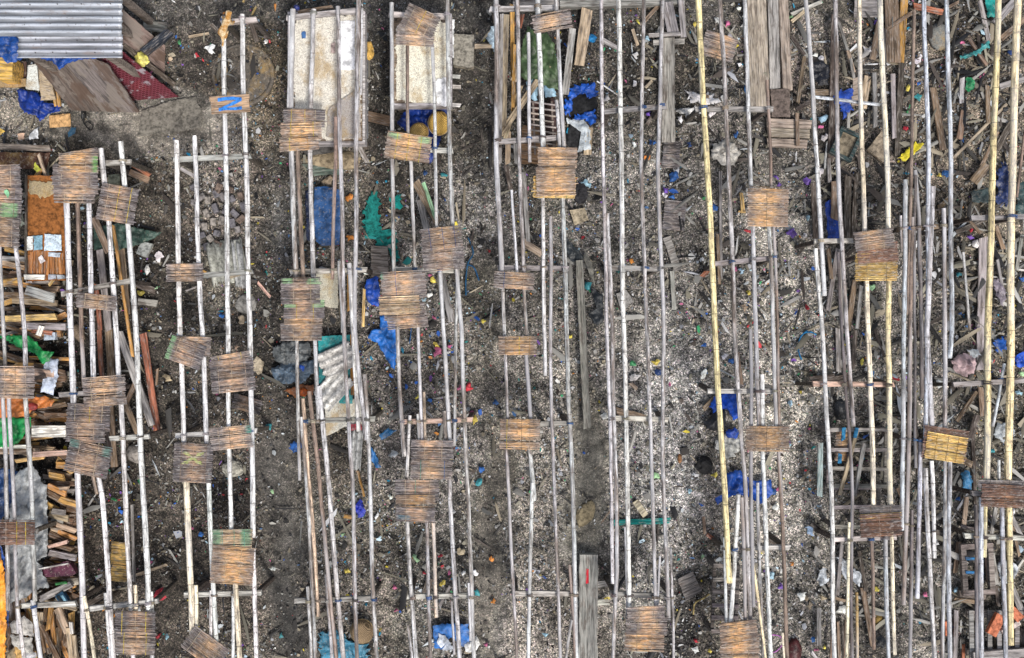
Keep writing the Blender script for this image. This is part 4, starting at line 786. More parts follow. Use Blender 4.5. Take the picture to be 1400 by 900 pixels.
# --- ginger cat on the pole end
cz = 1.0
sk = [('pelvis', 303.5, 45, 1.02, .046), ('belly', 306, 38, 1.03, .048), ('chest', 310, 29, 1.04, .042), ('neck', 312, 24, 1.07, .029), ('head', 312.5, 18.5, 1.10, .041), ('nose', 313.5, 14.8, 1.075, .02),
      ('tail1', 304, 51, 1.00, .022), ('tail2', 305, 57, .97, .016), ('tail3', 304, 64, .97, .013), ('earl', 308.8, 16.4, 1.135, .013), ('earr', 316.6, 17, 1.135, .013),
      ('shl', 307, 28, 1.0, .025), ('pal', 304.5, 23, .95, .018), ('shr', 315, 30, 1.0, .03), ('elr', 317.5, 33, .94, .017), ('par', 320.5, 29, .90, .014),
      ('hl', 300.5, 45, .99, .032), ('kl', 301.5, 39, .96, .022), ('fl', 303, 43, .925, .017), ('hr', 308.5, 46, .99, .036), ('kr', 309, 50, .95, .024), ('fr', 306, 54, .925, .016)]
nm = [q[0] for q in sk]; ed = [('pelvis', 'belly'), ('belly', 'chest'), ('chest', 'neck'), ('neck', 'head'), ('head', 'nose'), ('pelvis', 'tail1'), ('tail1', 'tail2'), ('tail2', 'tail3'), ('head', 'earl'), ('head', 'earr'), ('chest', 'shl'), ('shl', 'pal'), ('chest', 'shr'), ('shr', 'elr'), ('elr', 'par'), ('pelvis', 'hl'), ('hl', 'kl'), ('kl', 'fl'), ('pelvis', 'hr'), ('hr', 'kr'), ('kr', 'fr')]
me = bpy.data.meshes.new('cat'); c0 = W(305, 40, cz); me.from_pydata([tuple(W(u, v, z) - c0) for _, u, v, z, r in sk], [(nm.index(a), nm.index(b)) for a, b in ed], [])
cat = bpy.data.objects.new('cat', me); COL.objects.link(cat); cat.location = c0; me.materials.append(M['fur'])
cat.modifiers.new('skin', 'SKIN').use_smooth_shade = True
for i, q in enumerate(sk): me.skin_vertices[0].data[i].radius = (q[4], q[4] * .95); me.skin_vertices[0].data[i].use_root = i == 0
cat.modifiers.new('sub', 'SUBSURF').render_levels = 2; tag(cat, 'ginger cat crouching on the end of a white bamboo pole', 'cat')
for s in (-1, 1):
    mb = MB(); bm = bmesh.new(); bmesh.ops.create_icosphere(bm, subdivisions=1, radius=.006); mb.add([tuple(x.co) for x in bm.verts], [tuple(x.index for x in f.verts) for f in bm.faces], (.02, .02, .015)); bm.free()
    mb.build('eye', 'plain', cat, loc=W(313 + 2 * s, 15.8, 1.105) - c0)
# --- half-buried lid
bm = bmesh.new(); mb = MB(); n = 48; rr = .43; ring = [mb.add([(math.cos(i * 2 * math.pi / n) * q, math.sin(i * 2 * math.pi / n) * q, z) for i in range(n)], [], (c, c, c)) for q, z, c in ((rr, -.03, .7), (rr, .06, .8), (rr - .02, .075, 1.3), (rr - .05, .07, .7), (rr - .07, .05, 1), (.2, .052, 1), (.06, .05, 1))]
for a, b in zip(ring, ring[1:]): mb.f += [(a + i, a + (i + 1) % n, b + (i + 1) % n, b + i) for i in range(n)]
mb.f.append(tuple(ring[-1] + i for i in range(n))); tag(mb.build('round_lid', 'crust', None, (.125, .112, .095), 1, W(334, 104, -.045)), 'large round concrete lid half buried under the two cat rack poles', 'lid')
# ------------------------------------------------------------------ two crusted tables
def table(u0, v0, u1, v1, z, label, cols):
    a, b = W(u0, v1, z), W(u1, v0, z); m = (a + b) / 2; root = empty('work_table', (m.x, m.y, 0)); tag(root, label, 'table'); wx, wy = (b.x - a.x) / 2, (b.y - a.y) / 2
    mb = MB(); n = 5
    for i in range(n): c = rnd(.8, 1.2); mb.box(-wx + 2 * wx * i / n, -wx + 2 * wx * (i + .985) / n, -wy, wy, z - .03, z, (c, c, c))
    mb.build('tabletop', 'wood', root, (.27, .2, .14))
    for x0, x1, y0, y1 in ((-wx - .03, -wx - .002, -wy, wy), (wx + .002, wx + .035, -wy, wy), (-wx - .03, wx + .035, wy + .002, wy + .04), (-wx - .03, wx + .035, -wy - .04, -wy - .002)):
        mb = MB(); mb.box(x0, x1, y0, y1, z - .16, z + .035); mb.build('side_rail', 'wood', root, jit((.42, .40, .40), .1))
    for x in (-wx + .05, wx - .05):
        for y in (-wy + .05, wy - .05): mb = MB(); mb.box(x - .04, x + .04, y - .04, y + .04, -.1, z - .032); mb.build('leg', 'wood', root, (.20, .16, .13))
    mb = MB(); mb.box(wx - .005, wx + .012, -wy + .12, wy - .12, z - .42, z - .2); mb.build('side_panel', 'wood', root, (.3, .32, .36))
    return root
table(397, 21, 496, 194, .62, 'large rail-edged work table crusted with pale fish meal', 0); table(538, 24, 614, 142, .60, 'small work table crusted with pale fish meal', 0)
sheet([(400, 26), (432, 24), (460, 20), (493, 21), (494, 60), (494, 120), (493, 190), (450, 192), (428, 190), (402, 150), (401, 90)], .632, (.72, .68, .58), 'pale crust of drying fish meal spread over the large table', 'fish_meal', 'fish meal', amp=.007, material='crust', jag=.02)
sheet([(541, 40), (560, 27), (612, 30), (612, 90), (611, 143), (585, 142), (560, 141), (541, 136)], .612, (.76, .73, .61), 'pale crust of drying fish meal spread over the small table', 'fish_meal', 'fish meal', amp=.007, material='crust', jag=.02)
sheet([(464, 29), (485, 28), (485, 95), (476, 97), (466, 95)], .655, (.82, .82, .83), 'white sheet on the right side of the large crusted table', 'plastic_sheet', 'sheet', amp=.006, jag=.004, alpha=.15)
sheet([(597, 108), (612, 105), (611, 146), (598, 143), (595, 120)], .635, (.80, .80, .78), 'white sheet at the lower right corner of the small crusted table', 'plastic_sheet', 'sheet', amp=.008, alpha=.2)
sheet([(617, 25), (621, 28), (620, 80), (616, 78)], .45, (.74, .74, .73), 'narrow white sheet hanging beside the small crusted table', 'plastic_sheet', 'sheet', amp=.02)
board([(448, 150), (493, 118), (493, 190), (446, 188)], .665, 'thin grey plywood piece on the lower right of the large crusted table', color=(.42, .39, .35), th=.008, material='crust')
sheet([(412, 44), (418, 42), (419, 52), (413, 53)], .65, (.05, .14, .34), 'small blue plastic scrap on the large crusted table', 'plastic_scrap', 'scrap', amp=.01)
board([(452, 60), (458, 58), (459, 72), (452, 73)], .66, 'small pinkish packet on the large crusted table', color=(.45, .36, .32), th=.01, material='plain', name='packet', cat='packet')
plank(407, 16, 455, 9, 4, 'b', 'brown lath laid along the top end of the large crusted table', .68); lump(406, 11, 4, 4, .05, (.02, .03, .16), 'blue knot of cloth at the top of the large crusted table', 'cloth', 'cloth', 'tarp', z=.8)
sheet([(497, 59), (508, 58), (511, 72), (509, 82), (500, 83)], .38, (.62, .38, .10), 'orange-tan foam block beside the large crusted table', 'foam', 'foam', amp=.05, zc=.05, material='plain')
board([(619, 46), (648, 48), (648, 90), (640, 93), (620, 88)], .13, 'grey concrete slab on the mud right of the small crusted table', color=(.27, .25, .21), th=.16, material='plain', name='concrete_slab', cat='slab')
for v, c in ((104, 'l'), (118, 'l'), (143, 'w')): plank(616, v, 630, v + 1, 5, c, auto('short pale stick end jutting out', 623, v), .34)
for k, v in enumerate((108, 120, 132, 146, 156)): plank(490, v, 503, v + 2, 4, 'g', auto('short grey stick end jutting from the large table', 497, v), .3)
sheet([(548, 158), (562, 144), (610, 144), (612, 152), (608, 170), (600, 200), (590, 224), (580, 222), (570, 190), (552, 176), (543, 170)], .24, (.006, .03, .20), 'large crumpled dark blue tarpaulin below the small crusted table', amp=.10, zc=.05, alpha=.1)
def basket(u, v, ru, rv, z, label, color=(.48, .33, .13), up=False):
    k = (1 - z / H) / 100; mb = MB(); n = 40; rows = []
    for q, h, c in ((1, 0, .8), (1.03, .02, 1.2), (.97, .05, .9), (.9, .08, 1.), (.78, .105, 1.), (.6, .118, 1.05), (.35, .12, .95), (.12, .118, 1)):
        rows.append(mb.add([(math.cos(i * 2 * math.pi / n) * q * ru * k, math.sin(i * 2 * math.pi / n) * q * rv * k, h + rnd(-.002, .002)) for i in range(n)], [], [(c * (1.1 if (i + len(rows)) % 2 else .8),) * 3 for i in range(n)]))
    for a, b in zip(rows, rows[1:]): mb.f += [(a + i, a + (i + 1) % n, b + (i + 1) % n, b + i) for i in range(n)]
    mb.f.append(tuple(rows[-1] + i for i in range(n))); root = empty('cane_basket', W(u, v, z)); tag(root, label, 'basket'); mb.build('bowl', 'weave', root, color, 1, None, True)
    m2 = MB(); rr = [m2.add([(math.cos(a) * (ru * k + .012 * math.cos(t)), math.sin(a) * (rv * k + .012 * math.cos(t)), .012 + .012 * math.sin(t)) for t in (0, 1.57, 3.14, 4.71)], []) for a in (i * 2 * math.pi / n for i in range(n))]
    for i in range(n): a, b = rr[i], rr[(i + 1) % n]; m2.f += [(a + j, b + j, b + (j + 1) % 4, a + (j + 1) % 4) for j in range(4)]
    m2.build('rim', 'bamboo', root, (.42, .29, .12), .3)
basket(573, 181, 12, 12, .38, 'round cane basket upturned above the yellow-corded mat', (.55, .36, .12)); basket(600, 169, 14, 16, .36, 'larger golden cane basket under the right rack poles', (.60, .38, .10)); basket(495, 863, 15, 16, .12, 'round woven cane lid on the ground near the bottom edge', (.34, .24, .14))
lump(455, 220, 38, 14, .10, (.33, .27, .17), 'long tan sack lying in the dark below the large crusted table', 'sack', 'sack'); lump(437, 206, 24, 9, .12, (.10, .09, .085), 'dark boulder in the shade below the large crusted table', 'boulder', 'stone'); plank(490, 198, 502, 222, 7, 'g', 'short grey log leaning at the lower right of the large crusted table', .3, .12)
plank(500, 158, 535, 166, 14, 'b', 'brown board on the mud between the two crusted tables', .06, color=(.17, .12, .08)); board([(412, 225), (470, 218), (470, 238), (430, 240)], .08, 'green-grey plank piece above the blue sheet', color=(.13, .17, .14), material='wood')
# ------------------------------------------------------------------ other large pieces lying about
sheet([(430, 256), (446, 255), (466, 260), (466, 300), (464, 335), (440, 336), (432, 330), (428, 300)], .20, (.020, .075, .20), 'blue sheet of painted metal lying under the poles', 'painted_sheet', 'sheet', amp=.012, jag=.004, alpha=.8)
sheet([(418, 262), (427, 258), (426, 330), (419, 328)], .1, (.008, .016, .05), 'dark navy tarpaulin strip along the left side of the blue sheet', amp=.02)
sheet([(506, 262), (515, 260), (519, 278), (518, 300), (520, 320), (510, 326), (498, 318), (497, 298), (502, 280)], .055, (.012, .17, .15), 'upright half of the torn teal netting on the mud', 'netting', 'net', amp=.005, jag=.035, material='plain', alpha=.9)
sheet([(504, 318), (520, 318), (538, 315), (543, 330), (544, 350), (538, 364), (533, 342), (515, 334)], .05, (.012, .17, .15), 'lower bent half of the torn teal netting on the mud', 'netting', 'net', amp=.005, jag=.035, material='plain', alpha=.9)
sheet([(534, 272), (547, 266), (549, 284), (541, 288), (532, 284)], .05, (.008, .22, .19), 'small patch of teal netting beside the grey pole', 'netting', 'net', amp=.008, jag=.03, material='plain')
board([(507, 336), (530, 337), (531, 380), (508, 379)], .10, 'grey square-cut board standing below the teal stain', 'g', th=.04, color=(.21, .185, .16))
sheet([(432, 368), (462, 374), (462, 422), (446, 420), (432, 410)], .30, (.60, .56, .44), 'cream speckled foam board right of the stack with green patches', 'foam_board', 'board', amp=.01, material='crust', jag=.006)
plank(477, 375, 477, 425, 5, 'o', 'orange lath beside the cream speckled board', .3); plank(498, 395, 496, 448, 4, 'y', 'thin ochre stick at left of the blue tarpaulin', .2)
sheet([(435, 460), (480, 458), (482, 500), (482, 552), (464, 552), (462, 520), (436, 525)], .20, (.010, .22, .23), 'teal painted board under the broken corrugated pieces', 'painted_board', 'board', amp=.006, jag=.004)
plank(483, 458, 484, 541, 9, 'o', 'orange-brown plank beside the teal painted board', .22, color=(.42, .20, .045))
corrugated(461, 492, 50, 36, -24, .27, 11, (.72, .69, .63), 'broken upper corrugated roofing piece on the teal board', amp=.015, material='plain', rag=.02); corrugated(456, 531, 52, 34, -48, .25, 11, (.74, .72, .68), 'broken lower corrugated roofing piece on the teal board', amp=.015, material='plain', rag=.02, skew=.06)
sheet([(444, 553), (470, 548), (489, 545), (497, 548), (497, 580), (470, 584), (446, 597)], .16, (.66, .64, .56), 'cream foam sheet below the broken corrugated pieces', 'foam_sheet', 'sheet', amp=.01, material='crust', jag=.006)
sheet([(478, 580), (494, 580), (495, 588), (480, 588)], .2, (.30, .03, .045), 'dark red cloth strip below the cream foam sheet', 'cloth', 'cloth', amp=.02)
corrugated(487, 615, 54, 15, 94, .16, 6.5, (.46, .46, .45), 'narrow grey corrugated strip below the cream foam sheet', amp=.012, material='plain', rag=.02)
corrugated(310, 358, 56, 50, 80, .10, 12, (.40, .39, .34), 'broken grey corrugated roofing piece near the loose bricks', amp=.013, material='plain', rag=.04); corrugated(326, 362, 62, 14, 84, .115, 7, (.46, .46, .45), 'narrow broken roofing strip overlapping the grey corrugated piece', amp=.012, material='plain', rag=.04)
sheet([(372, 478), (385, 468), (405, 465), (425, 470), (427, 488), (412, 498), (390, 500), (376, 494)], .12, (.12, .13, .135), 'grey translucent plastic bag lying below the stack with green patches', 'plastic_bag', 'bag', amp=.08, zc=.06)
sheet([(371, 504), (390, 496), (408, 494), (430, 492), (429, 510), (414, 524), (388, 524), (374, 516)], .12, (.085, .125, .17), 'bluish translucent plastic bag below the grey one', 'plastic_bag', 'bag', amp=.08, zc=.06)
lump(413, 503, 4, 6, .05, (.02, .08, .4), 'bright blue knob of plastic on the bluish bag', 'plastic_ball', 'scrap', 'tarp', z=.14); lump(415, 536, 6, 6, .07, (.48, .10, .015), 'orange-brown plastic cup by the peeled pole', 'plastic_cup', 'cup', 'tarp', z=.05); sheet([(388, 534), (410, 526), (428, 526), (428, 540), (405, 542)], .05, (.22, .08, .03), 'rust-brown cloth under the orange-brown cup', 'cloth', 'cloth', amp=.03)
sheet([(500, 384), (516, 378), (520, 400), (518, 420), (506, 416), (498, 402)], .1, (.010, .07, .42), 'upper bright blue tarpaulin scrap left of the four-mat stack', amp=.05, alpha=.15); sheet([(520, 432), (536, 428), (542, 450), (544, 470), (540, 508), (530, 494), (516, 470), (502, 462), (508, 452), (520, 450)], .1, (.015, .13, .46), 'long bright blue tarpaulin scrap below the four-mat stack', amp=.05, alpha=.3)
sheet([(518, 594), (530, 586), (542, 588), (536, 594), (522, 602)], .08, (.02, .15, .36), 'short blue tarpaulin scrap above the grey poles near the foam sheet', amp=.04); sheet([(508, 612), (514, 622), (521, 640), (514, 640), (507, 626)], .08, (.02, .13, .34), 'thin blue tarpaulin strip right of the narrow corrugated strip', amp=.04); sheet([(484, 688), (494, 684), (500, 700), (492, 708), (486, 700)], .08, (.02, .04, .42), 'small vivid blue bag between two grey poles', 'plastic_bag', 'bag', amp=.06)
sheet([(592, 856), (612, 852), (640, 854), (643, 880), (632, 884), (616, 866), (604, 888), (594, 886)], .10, (.03, .14, .42), 'blue tarpaulin with white lining near the bottom edge', amp=.04, alpha=.2); sheet([(600, 866), (610, 870), (622, 888), (606, 890), (598, 880)], .13, (.55, .60, .66), 'white plastic fold lying on the blue tarpaulin near the bottom edge', 'plastic_sheet', 'sheet', amp=.03)
sheet([(434, 866), (452, 862), (470, 870), (500, 882), (506, 904), (440, 904)], .05, (.05, .20, .30), 'torn blue fishing net around the round woven lid', 'fishing_net', 'net', amp=.04, jag=.05, alpha=.9, freq=14)
rope([(640, 325), (647, 345), (640, 360), (637, 380), (637, 404)], 2.2, (.02, .08, .16), 'dark blue rope right of the slanted mat stack'); rope([(638, 362), (648, 366), (655, 384)], 2, (.02, .09, .2), 'short blue rope end below the dark blue rope'); rope([(552, 430), (562, 440), (560, 470)], 1.2, (.03, .12, .3), 'blue thread hanging beside the four-mat stack')
rope([(1104, 452), (1094, 462), (1092, 480), (1096, 492)], 2, (.03, .2, .42), 'blue rope curl left of the white pole near the pale beam'); rope([(1098, 456), (1108, 454), (1116, 458)], 2, (.03, .2, .42), 'short blue rope piece beside the blue rope curl'); rope([(1054, 868), (1066, 870), (1070, 880), (1062, 890), (1056, 892)], 1.6, (.35, .12, .35), 'purple cord near the bottom right of the orange mat')
plank(568, 248, 600, 306, 11, 'b', 'brown plank leaning toward the slanted mat stack', .3); plank(579, 250, 596, 300, 5, 'l', 'pale green lath lying on the brown leaning plank', .36, color=(.32, .55, .34)); plank(574, 274, 584, 316, 9, 'g', 'short grey plank left of the brown leaning plank', .22)
plank(601, 365, 618, 440, 9, 'g', 'grey plank slanting below the slanted mat stack', .12); plank(588, 792, 580, 816, 10, 'd', 'short dark board above the pale beam near the yellow cup', .08); plank(615, 802, 600, 830, 3.5, 'g', 'thin grey lath right of the short dark board', .08)
# --- sticks, coat and trousers under the rack of the coat
sheet([(722, 36), (735, 50), (748, 44), (758, 60), (764, 100), (763, 124), (748, 120), (735, 108), (722, 112), (712, 104), (711, 70)], .50, (.065, .105, .045), 'olive green coat spread over the heaped sticks', 'coat', 'coat', amp=.06, zc=.05, alpha=.1)
sheet([(721, 96), (732, 98), (736, 122), (734, 138), (728, 138), (719, 124)], .40, (.27, .42, .52), 'light blue trouser leg showing left of the white pole below the coat', 'trouser_leg', 'clothing', amp=.03, zc=.05, alpha=.1); sheet([(742, 102), (758, 106), (760, 132), (744, 134)], .42, (.30, .47, .58), 'light blue trouser leg showing right of the white pole below the coat', 'trouser_leg', 'clothing', amp=.03, zc=.05, alpha=.1)
lump(752, 166, 9, 34, .12, (.06, .032, .028), 'dark brown roll of leathery sheet under the stick ladder', 'sheet_roll', 'roll', 'tarp', z=.22); lump(730, 148, 6, 16, .1, (.07, .035, .03), 'short dark brown roll left of the white pole below the blue trousers', 'sheet_roll', 'roll', 'tarp', z=.2)
root = empty('stick_ladder', W(742, 172, .40)); tag(root, 'low ladder of thin pale sticks under the rack of the olive coat', 'ladder')
for i in range(9):
    mb = MB(); y = .30 - i * .075; mb.bar((-.17 + rnd(-.02, .02), y + .02, rnd(-.01, .01)), (.17 + rnd(-.02, .02), y - .03, 0), .02, .018); mb.build('rung', 'wood', root, jit((.45, .38, .33), .15))
for s in (-.13, .12): mb = MB(); mb.bar((s, .33, -.025), (s + .03, -.38, -.025), .025, .025); mb.build('rail', 'wood', root, (.25, .2, .17))
for q in ((692, 20, 688, 172, 8, 't', .42, .36), (700, 6, 702, 152, 6, 'o', .40, .3), (704, 60, 701, 146, 4.5, 'o', .47, .45), (686, 20, 683, 224, 5, 'g', .46, .5), (749, 90, 684, 184, 8, 't', .56, .3), (728, 42, 702, 112, 9, 't', .5, .45), (712, 118, 690, 190, 6, 't', .3, .25), (695, 180, 694, 224, 7, 't', .2, .2), (704, 190, 706, 224, 5, 'g', .2, .25), (783, 38, 773, 128, 9, 'g', .3, .2), (803, 12, 792, 89, 15, 't', .12, .1), (712, 20, 708, 38, 10, 'r', .3, .3), (806, 176, 803, 212, 10, 't', .1, .1), (716, 236, 722, 330, 6, 'g', .15, .1), (714, 330, 742, 348, 10, 't', .1, .1), (692, 226, 698, 258, 6, 'd', .2, .1)):
    plank(*q[:5], q[5], auto(f'{WN[q[5]]} {"lath" if q[4] < 7 else "plank"} {"in the stick heap" if q[0] < 760 else "on dark mud"}', (q[0] + q[2]) / 2, (q[1] + q[3]) / 2), q[6], q[7], group='sticks heaped under the olive coat rack' if q[0] < 760 else None)
board([(714, 172), (762, 176), (760, 224), (712, 224)], .08, 'brown board under the lower end of the stick ladder', color=(.28, .17, .09)); sheet([(664, 52), (672, 36), (680, 34), (682, 66), (676, 70)], .5, (.40, .50, .58), 'pale blue plastic scrap caught at the left side of the heaped sticks', 'plastic_scrap', 'scrap', amp=.05)
plank(650, 63, 684, 63, 6, 't', 'short tan stick jutting left of the heaped sticks', .25)
sheet([(776, 126), (784, 118), (800, 116), (814, 114), (817, 130), (812, 134), (800, 130), (790, 130), (780, 138)], .08, (.012, .10, .50), 'bright blue tarpaulin strip along the top of the black ash heap', amp=.07, jag=.03, freq=12)
sheet([(772, 140), (778, 134), (782, 146), (779, 158), (773, 156)], .08, (.012, .10, .50), 'small blue tarpaulin scrap at left of the black ash heap', amp=.06, jag=.03, freq=12)
sheet([(784, 160), (800, 154), (813, 150), (814, 166), (808, 174), (800, 164), (788, 166)], .08, (.012, .10, .48), 'blue tarpaulin scrap at the lower right of the black ash heap', amp=.07, jag=.03, freq=12)
lump(795, 142, 20, 18, .05, (.02, .02, .021), 'heap of black ash between three bright blue tarpaulin scraps', 'ash_heap', 'ash', z=.02, rough=.4); lump(789, 188, 15, 20, .08, (.035, .036, .038), 'black dusty sack below the black ash heap', 'sack', 'sack'); sheet([(774, 162), (800, 166), (808, 180), (806, 204), (790, 208), (804, 186), (796, 172), (776, 168)], .10, (.42, .46, .48), 'whitish plastic film around the black dusty sack', 'plastic_film', 'film', amp=.04, jag=.02)
lump(794, 265, 10, 14, .10, (.04, .038, .04), 'small dark bucket-like lump right of the ragged mat stack', 'sack', 'sack'); board([(779, 287), (800, 284), (804, 300), (785, 308)], .08, 'small tan square board below the ragged mat stack', color=(.40, .33, .23), material='plain', th=.04)
plank(700, 5, 765, 4, 9, 'g', 'thick grey timber at the top edge left of the long top beam', .12, th=.1); plank(766, 2, 935, -3, 16, 'g', 'long grey beam lying along the top edge', .16, th=.12)
plank(792, 355, 803, 586, 10, 'g', 'long standing grey plank on the mud right of the long pale pole', .16, color=(.23, .215, .19)); plank(805, 758, 804, 915, 25, 'g', 'thick split grey beam with a red paint mark near the bottom edge', .24, th=.14, color=(.25, .235, .22))
o = plank(803, 778, 803, 797, 4, 'r', None, .246, th=.004, color=(.45, .015, .03)); o.name = 'paint_mark'; b_ = [q for q in bpy.data.objects if q.get('label', '').startswith('thick split grey beam')][0]; mw = o.matrix_world.copy(); o.parent = b_; bpy.context.view_layer.update(); o.matrix_basis = b_.matrix_world.inverted() @ mw
plank(786, 826, 832, 823, 8, 'l', 'short pale crosspiece under the thick split beam', .095); plank(816, 800, 836, 797, 9, 'g', 'short grey block right of the thick split beam', .1)
plank(836, 715, 916, 712, 8, 't', 'teal painted plank lying across the middle rack ground', .09, color=(.005, .14, .125)); board([(865, 688), (872, 683), (886, 702), (879, 708)], .07, 'small light wood block above the teal plank', color=(.62, .54, .38), th=.05)
plank(913, 52, 914, 193, 18, 'g', 'long grey board on the mud right of the matless rack', .2, color=(.27, .26, .24)); plank(912, 3, 921, 46, 15, 'g', 'short grey board above the long grey board', .24); plank(931, 0, 935, 50, 8, 'g', 'thin grey board right of the short one above the long grey board', .2); plank(893, 58, 936, 56, 7, 'g', 'short crosswise slat above the long grey board', .14); plank(887, 48, 930, 46, 5, 'l', 'short pale crosswise slat on the short grey board', .27)
board([(842, 556), (884, 568), (886, 574), (846, 573)], .08, 'thin brown board wedge below the pale beam of the matless rack', 'b'); board([(906, 326), (917, 322), (931, 368), (922, 372)], .07, 'broken grey board of three slats right of the matless rack', 'g', color=(.22, .2, .185)); plank(919, 372, 922, 425, 6, 'g', 'narrow grey lath below the broken grey board', .07); plank(862, 524, 872, 533, 5, 't', 'small tan splinter by the printed white packet', .08); plank(869, 590, 860, 618, 4.5, 'l', 'pale leaning lath left of the pale beam end', .15)
sheet([(768, 325), (776, 326), (799, 352), (796, 362), (782, 358), (772, 342)], .10, (.022, .028, .032), 'black rubber strip beside the long standing plank, upper one', 'rubber_strip', 'rubber', amp=.04, alpha=.1); sheet([(800, 340), (808, 356), (814, 390), (806, 378), (798, 352)], .12, (.20, .19, .16), 'grey rubber strip right of the top of the long standing plank', 'rubber_strip', 'rubber', amp=.03); sheet([(806, 392), (824, 404), (826, 440), (816, 446), (804, 430), (818, 420)], .09, (.018, .022, .026), 'black rubber strip beside the long standing plank, lower one', 'rubber_strip', 'rubber', amp=.05, alpha=.1)
board([(842, 402), (856, 396), (866, 412), (850, 428)], .07, 'flat grey slate piece behind the thickest whitish pole', color=(.25, .24, .22), material='plain'); board([(838, 692), (823, 712), (822, 716), (834, 700)], .06, 'small brown wedge beside the wet grey patch', 'b')
lump(800, 702, 11, 18, .05, (.22, .18, .11), 'tan mossy stone in the wet grey patch', rot=-25)
sheet([(974, 200), (990, 190), (1004, 195), (1012, 210), (1005, 226), (986, 225), (972, 214)], .09, (.50, .47, .42), 'crumpled white bag between yellow and grey poles', 'plastic_bag', 'bag', amp=.09, zc=.06)
for q in ((1026, 0, 1034, 148, 16, 'g'), (1041, 0, 1046, 150, 13, 'g'), (1057, -5, 1060, 122, 14, 'l'), (1071, -5, 1077, 124, 13, 't')): plank(*q[:5], q[5], auto(f'{WN[q[5]]} long plank of the walkway at the top', q[0] + 5, 75), .14, group='planks of the short walkway', th=.06, color=(.33, .28, .22) if q[5] != 'l' else (.38, .35, .31))
board([(1054, 122), (1080, 122), (1080, 160), (1055, 160)], .17, 'dark rusty square plate at the lower end of the walkway', color=(.16, .125, .11), material='plain')
for i, v in enumerate((168, 181, 195)): plank(1050, v, 1110 - 4 * i, v + 2, 12, 'tgt'[i], f'{["upper", "middle", "lower"][i]} crosswise plank below the rusty square plate', .15, group='crosswise planks of the walkway', color=(.33, .27, .21))
plank(1090, 155, 1091, 200, 5, 'b', 'thin brown lath standing over the crosswise planks', .2)
sheet([(970, 556), (976, 542), (990, 536), (1008, 538), (1014, 556), (1012, 570), (1002, 574), (994, 560), (984, 556), (976, 566)], .12, (.010, .09, .55), 'bright blue half of the blue-black tarpaulin', amp=.07, zc=.05, alpha=.2); sheet([(982, 556), (992, 560), (992, 582), (982, 590), (966, 586), (962, 578), (974, 566)], .12, (.014, .015, .02), 'black half of the blue-black tarpaulin', amp=.07, zc=.05, alpha=.1)
sheet([(992, 590), (1004, 584), (1011, 590), (1006, 600), (994, 598)], .1, (.015, .07, .40), 'small blue cloth below the blue-black tarpaulin', 'cloth', 'cloth', amp=.06); sheet([(992, 646), (1012, 642), (1026, 658), (1054, 656), (1056, 676), (1040, 690), (1020, 678), (1000, 676), (980, 690), (978, 682), (994, 668)], .10, (.010, .065, .32), 'wide blue tarpaulin below the slatted mat', amp=.07, alpha=.15)
lump(963, 636, 11, 11, .09, (.03, .028, .028), 'round black lump of ash left of the yellow pole', 'ash_lump', 'ash', rough=.5); lump(929, 627, 3, 6, .04, (.22, .11, .05), 'small brown stone on the pale grey ash patch')
plank(967, 731, 991, 749, 5, 'r', 'reddish brown stick left of the yellow pole foot', .12); plank(962, 708, 964, 730, 4, 'b', 'short brown stick above the reddish stick', .12); board([(926, 792), (947, 782), (960, 808), (938, 822)], .07, 'square grey board beside the dark crate', 'g', color=(.15, .14, .13)); rope([(948, 840), (950, 825), (962, 818), (970, 812)], 2.5, (.36, .28, .12), 'yellowish rope loop left of the dark crate')
def crate(u, v, w, h, z, rot, label, nsl, col=(.12, .105, .095), name='wooden_crate', cat='crate', sl='slat'):
    k = (1 - z / H) / 100; wx, wy = w * k / 2, h * k / 2; root = empty(name, W(u, v, 0), -R(rot)); tag(root, label, cat)
    for sx in (-1, 1):
        for sy in (-1, 1): mb = MB(); mb.bar((sx * wx, sy * wy, z + .02), (sx * wx, sy * wy, -.08), .05, .05); mb.build('leg', 'wood', root, jit(col, .2))
        mb = MB(); mb.bar((sx * wx, -wy, z + .045), (sx * wx, wy, z + .045), .045, .04); mb.build('side_rail', 'wood', root, jit(col, .2))
    for i in range(nsl):
        y = -wy + 2 * wy * i / (nsl - 1) + rnd(-.02, .02); mb = MB(); mb.bar((-wx - .02, y, z + .08 + rnd(0, .004)), (wx + .02, y + rnd(-.02, .02), z + .08), .05, .025); mb.build(sl, 'wood', root, jit(tuple(min(.5, c * 1.9) for c in col), .2))
    return root
crate(983, 808, 32, 90, .35, 2, 'dark slatted crate beneath the white poles near the orange bottom mats', 6); crate(1158, 622, 78, 78, .36, 1, 'wooden frame with open crossbars under the two-cream-pole rack', 4, (.17, .155, .145), 'wooden_rack', 'rack', 'crossbar'); crate(1158, 686, 62, 52, .30, 0, 'lower box frame joined below the wooden frame with open crossbars', 3, (.14, .13, .12), 'wooden_rack', 'rack', 'crossbar')
plank(1122, 605, 1121, 678, 7, 'l', 'pale bluish plank on the left side of the wooden frame', .42, color=(.30, .36, .37)); plank(1172, 590, 1148, 678, 5, 't', 'tan lath leaning across the wooden frame', .47); plank(1182, 607, 1169, 678, 5, 'g', 'grey lath leaning across the right of the wooden frame', .48)
for q in ((1154, 584, 1153, 602, 'upper blue paint patch on the tan lath of the wooden frame'), (1149, 620, 1148, 634, 'lower blue paint patch near the mat in the wooden frame'), (1172, 584, 1169, 598, 'blue rag on the right lath of the wooden frame')): plank(*q[:4], 5, 'k', q[4].replace('paint patch', 'rag'), .52, th=.01, name='rag', cat='rag', color=(.03, .16, .30), material='plain')
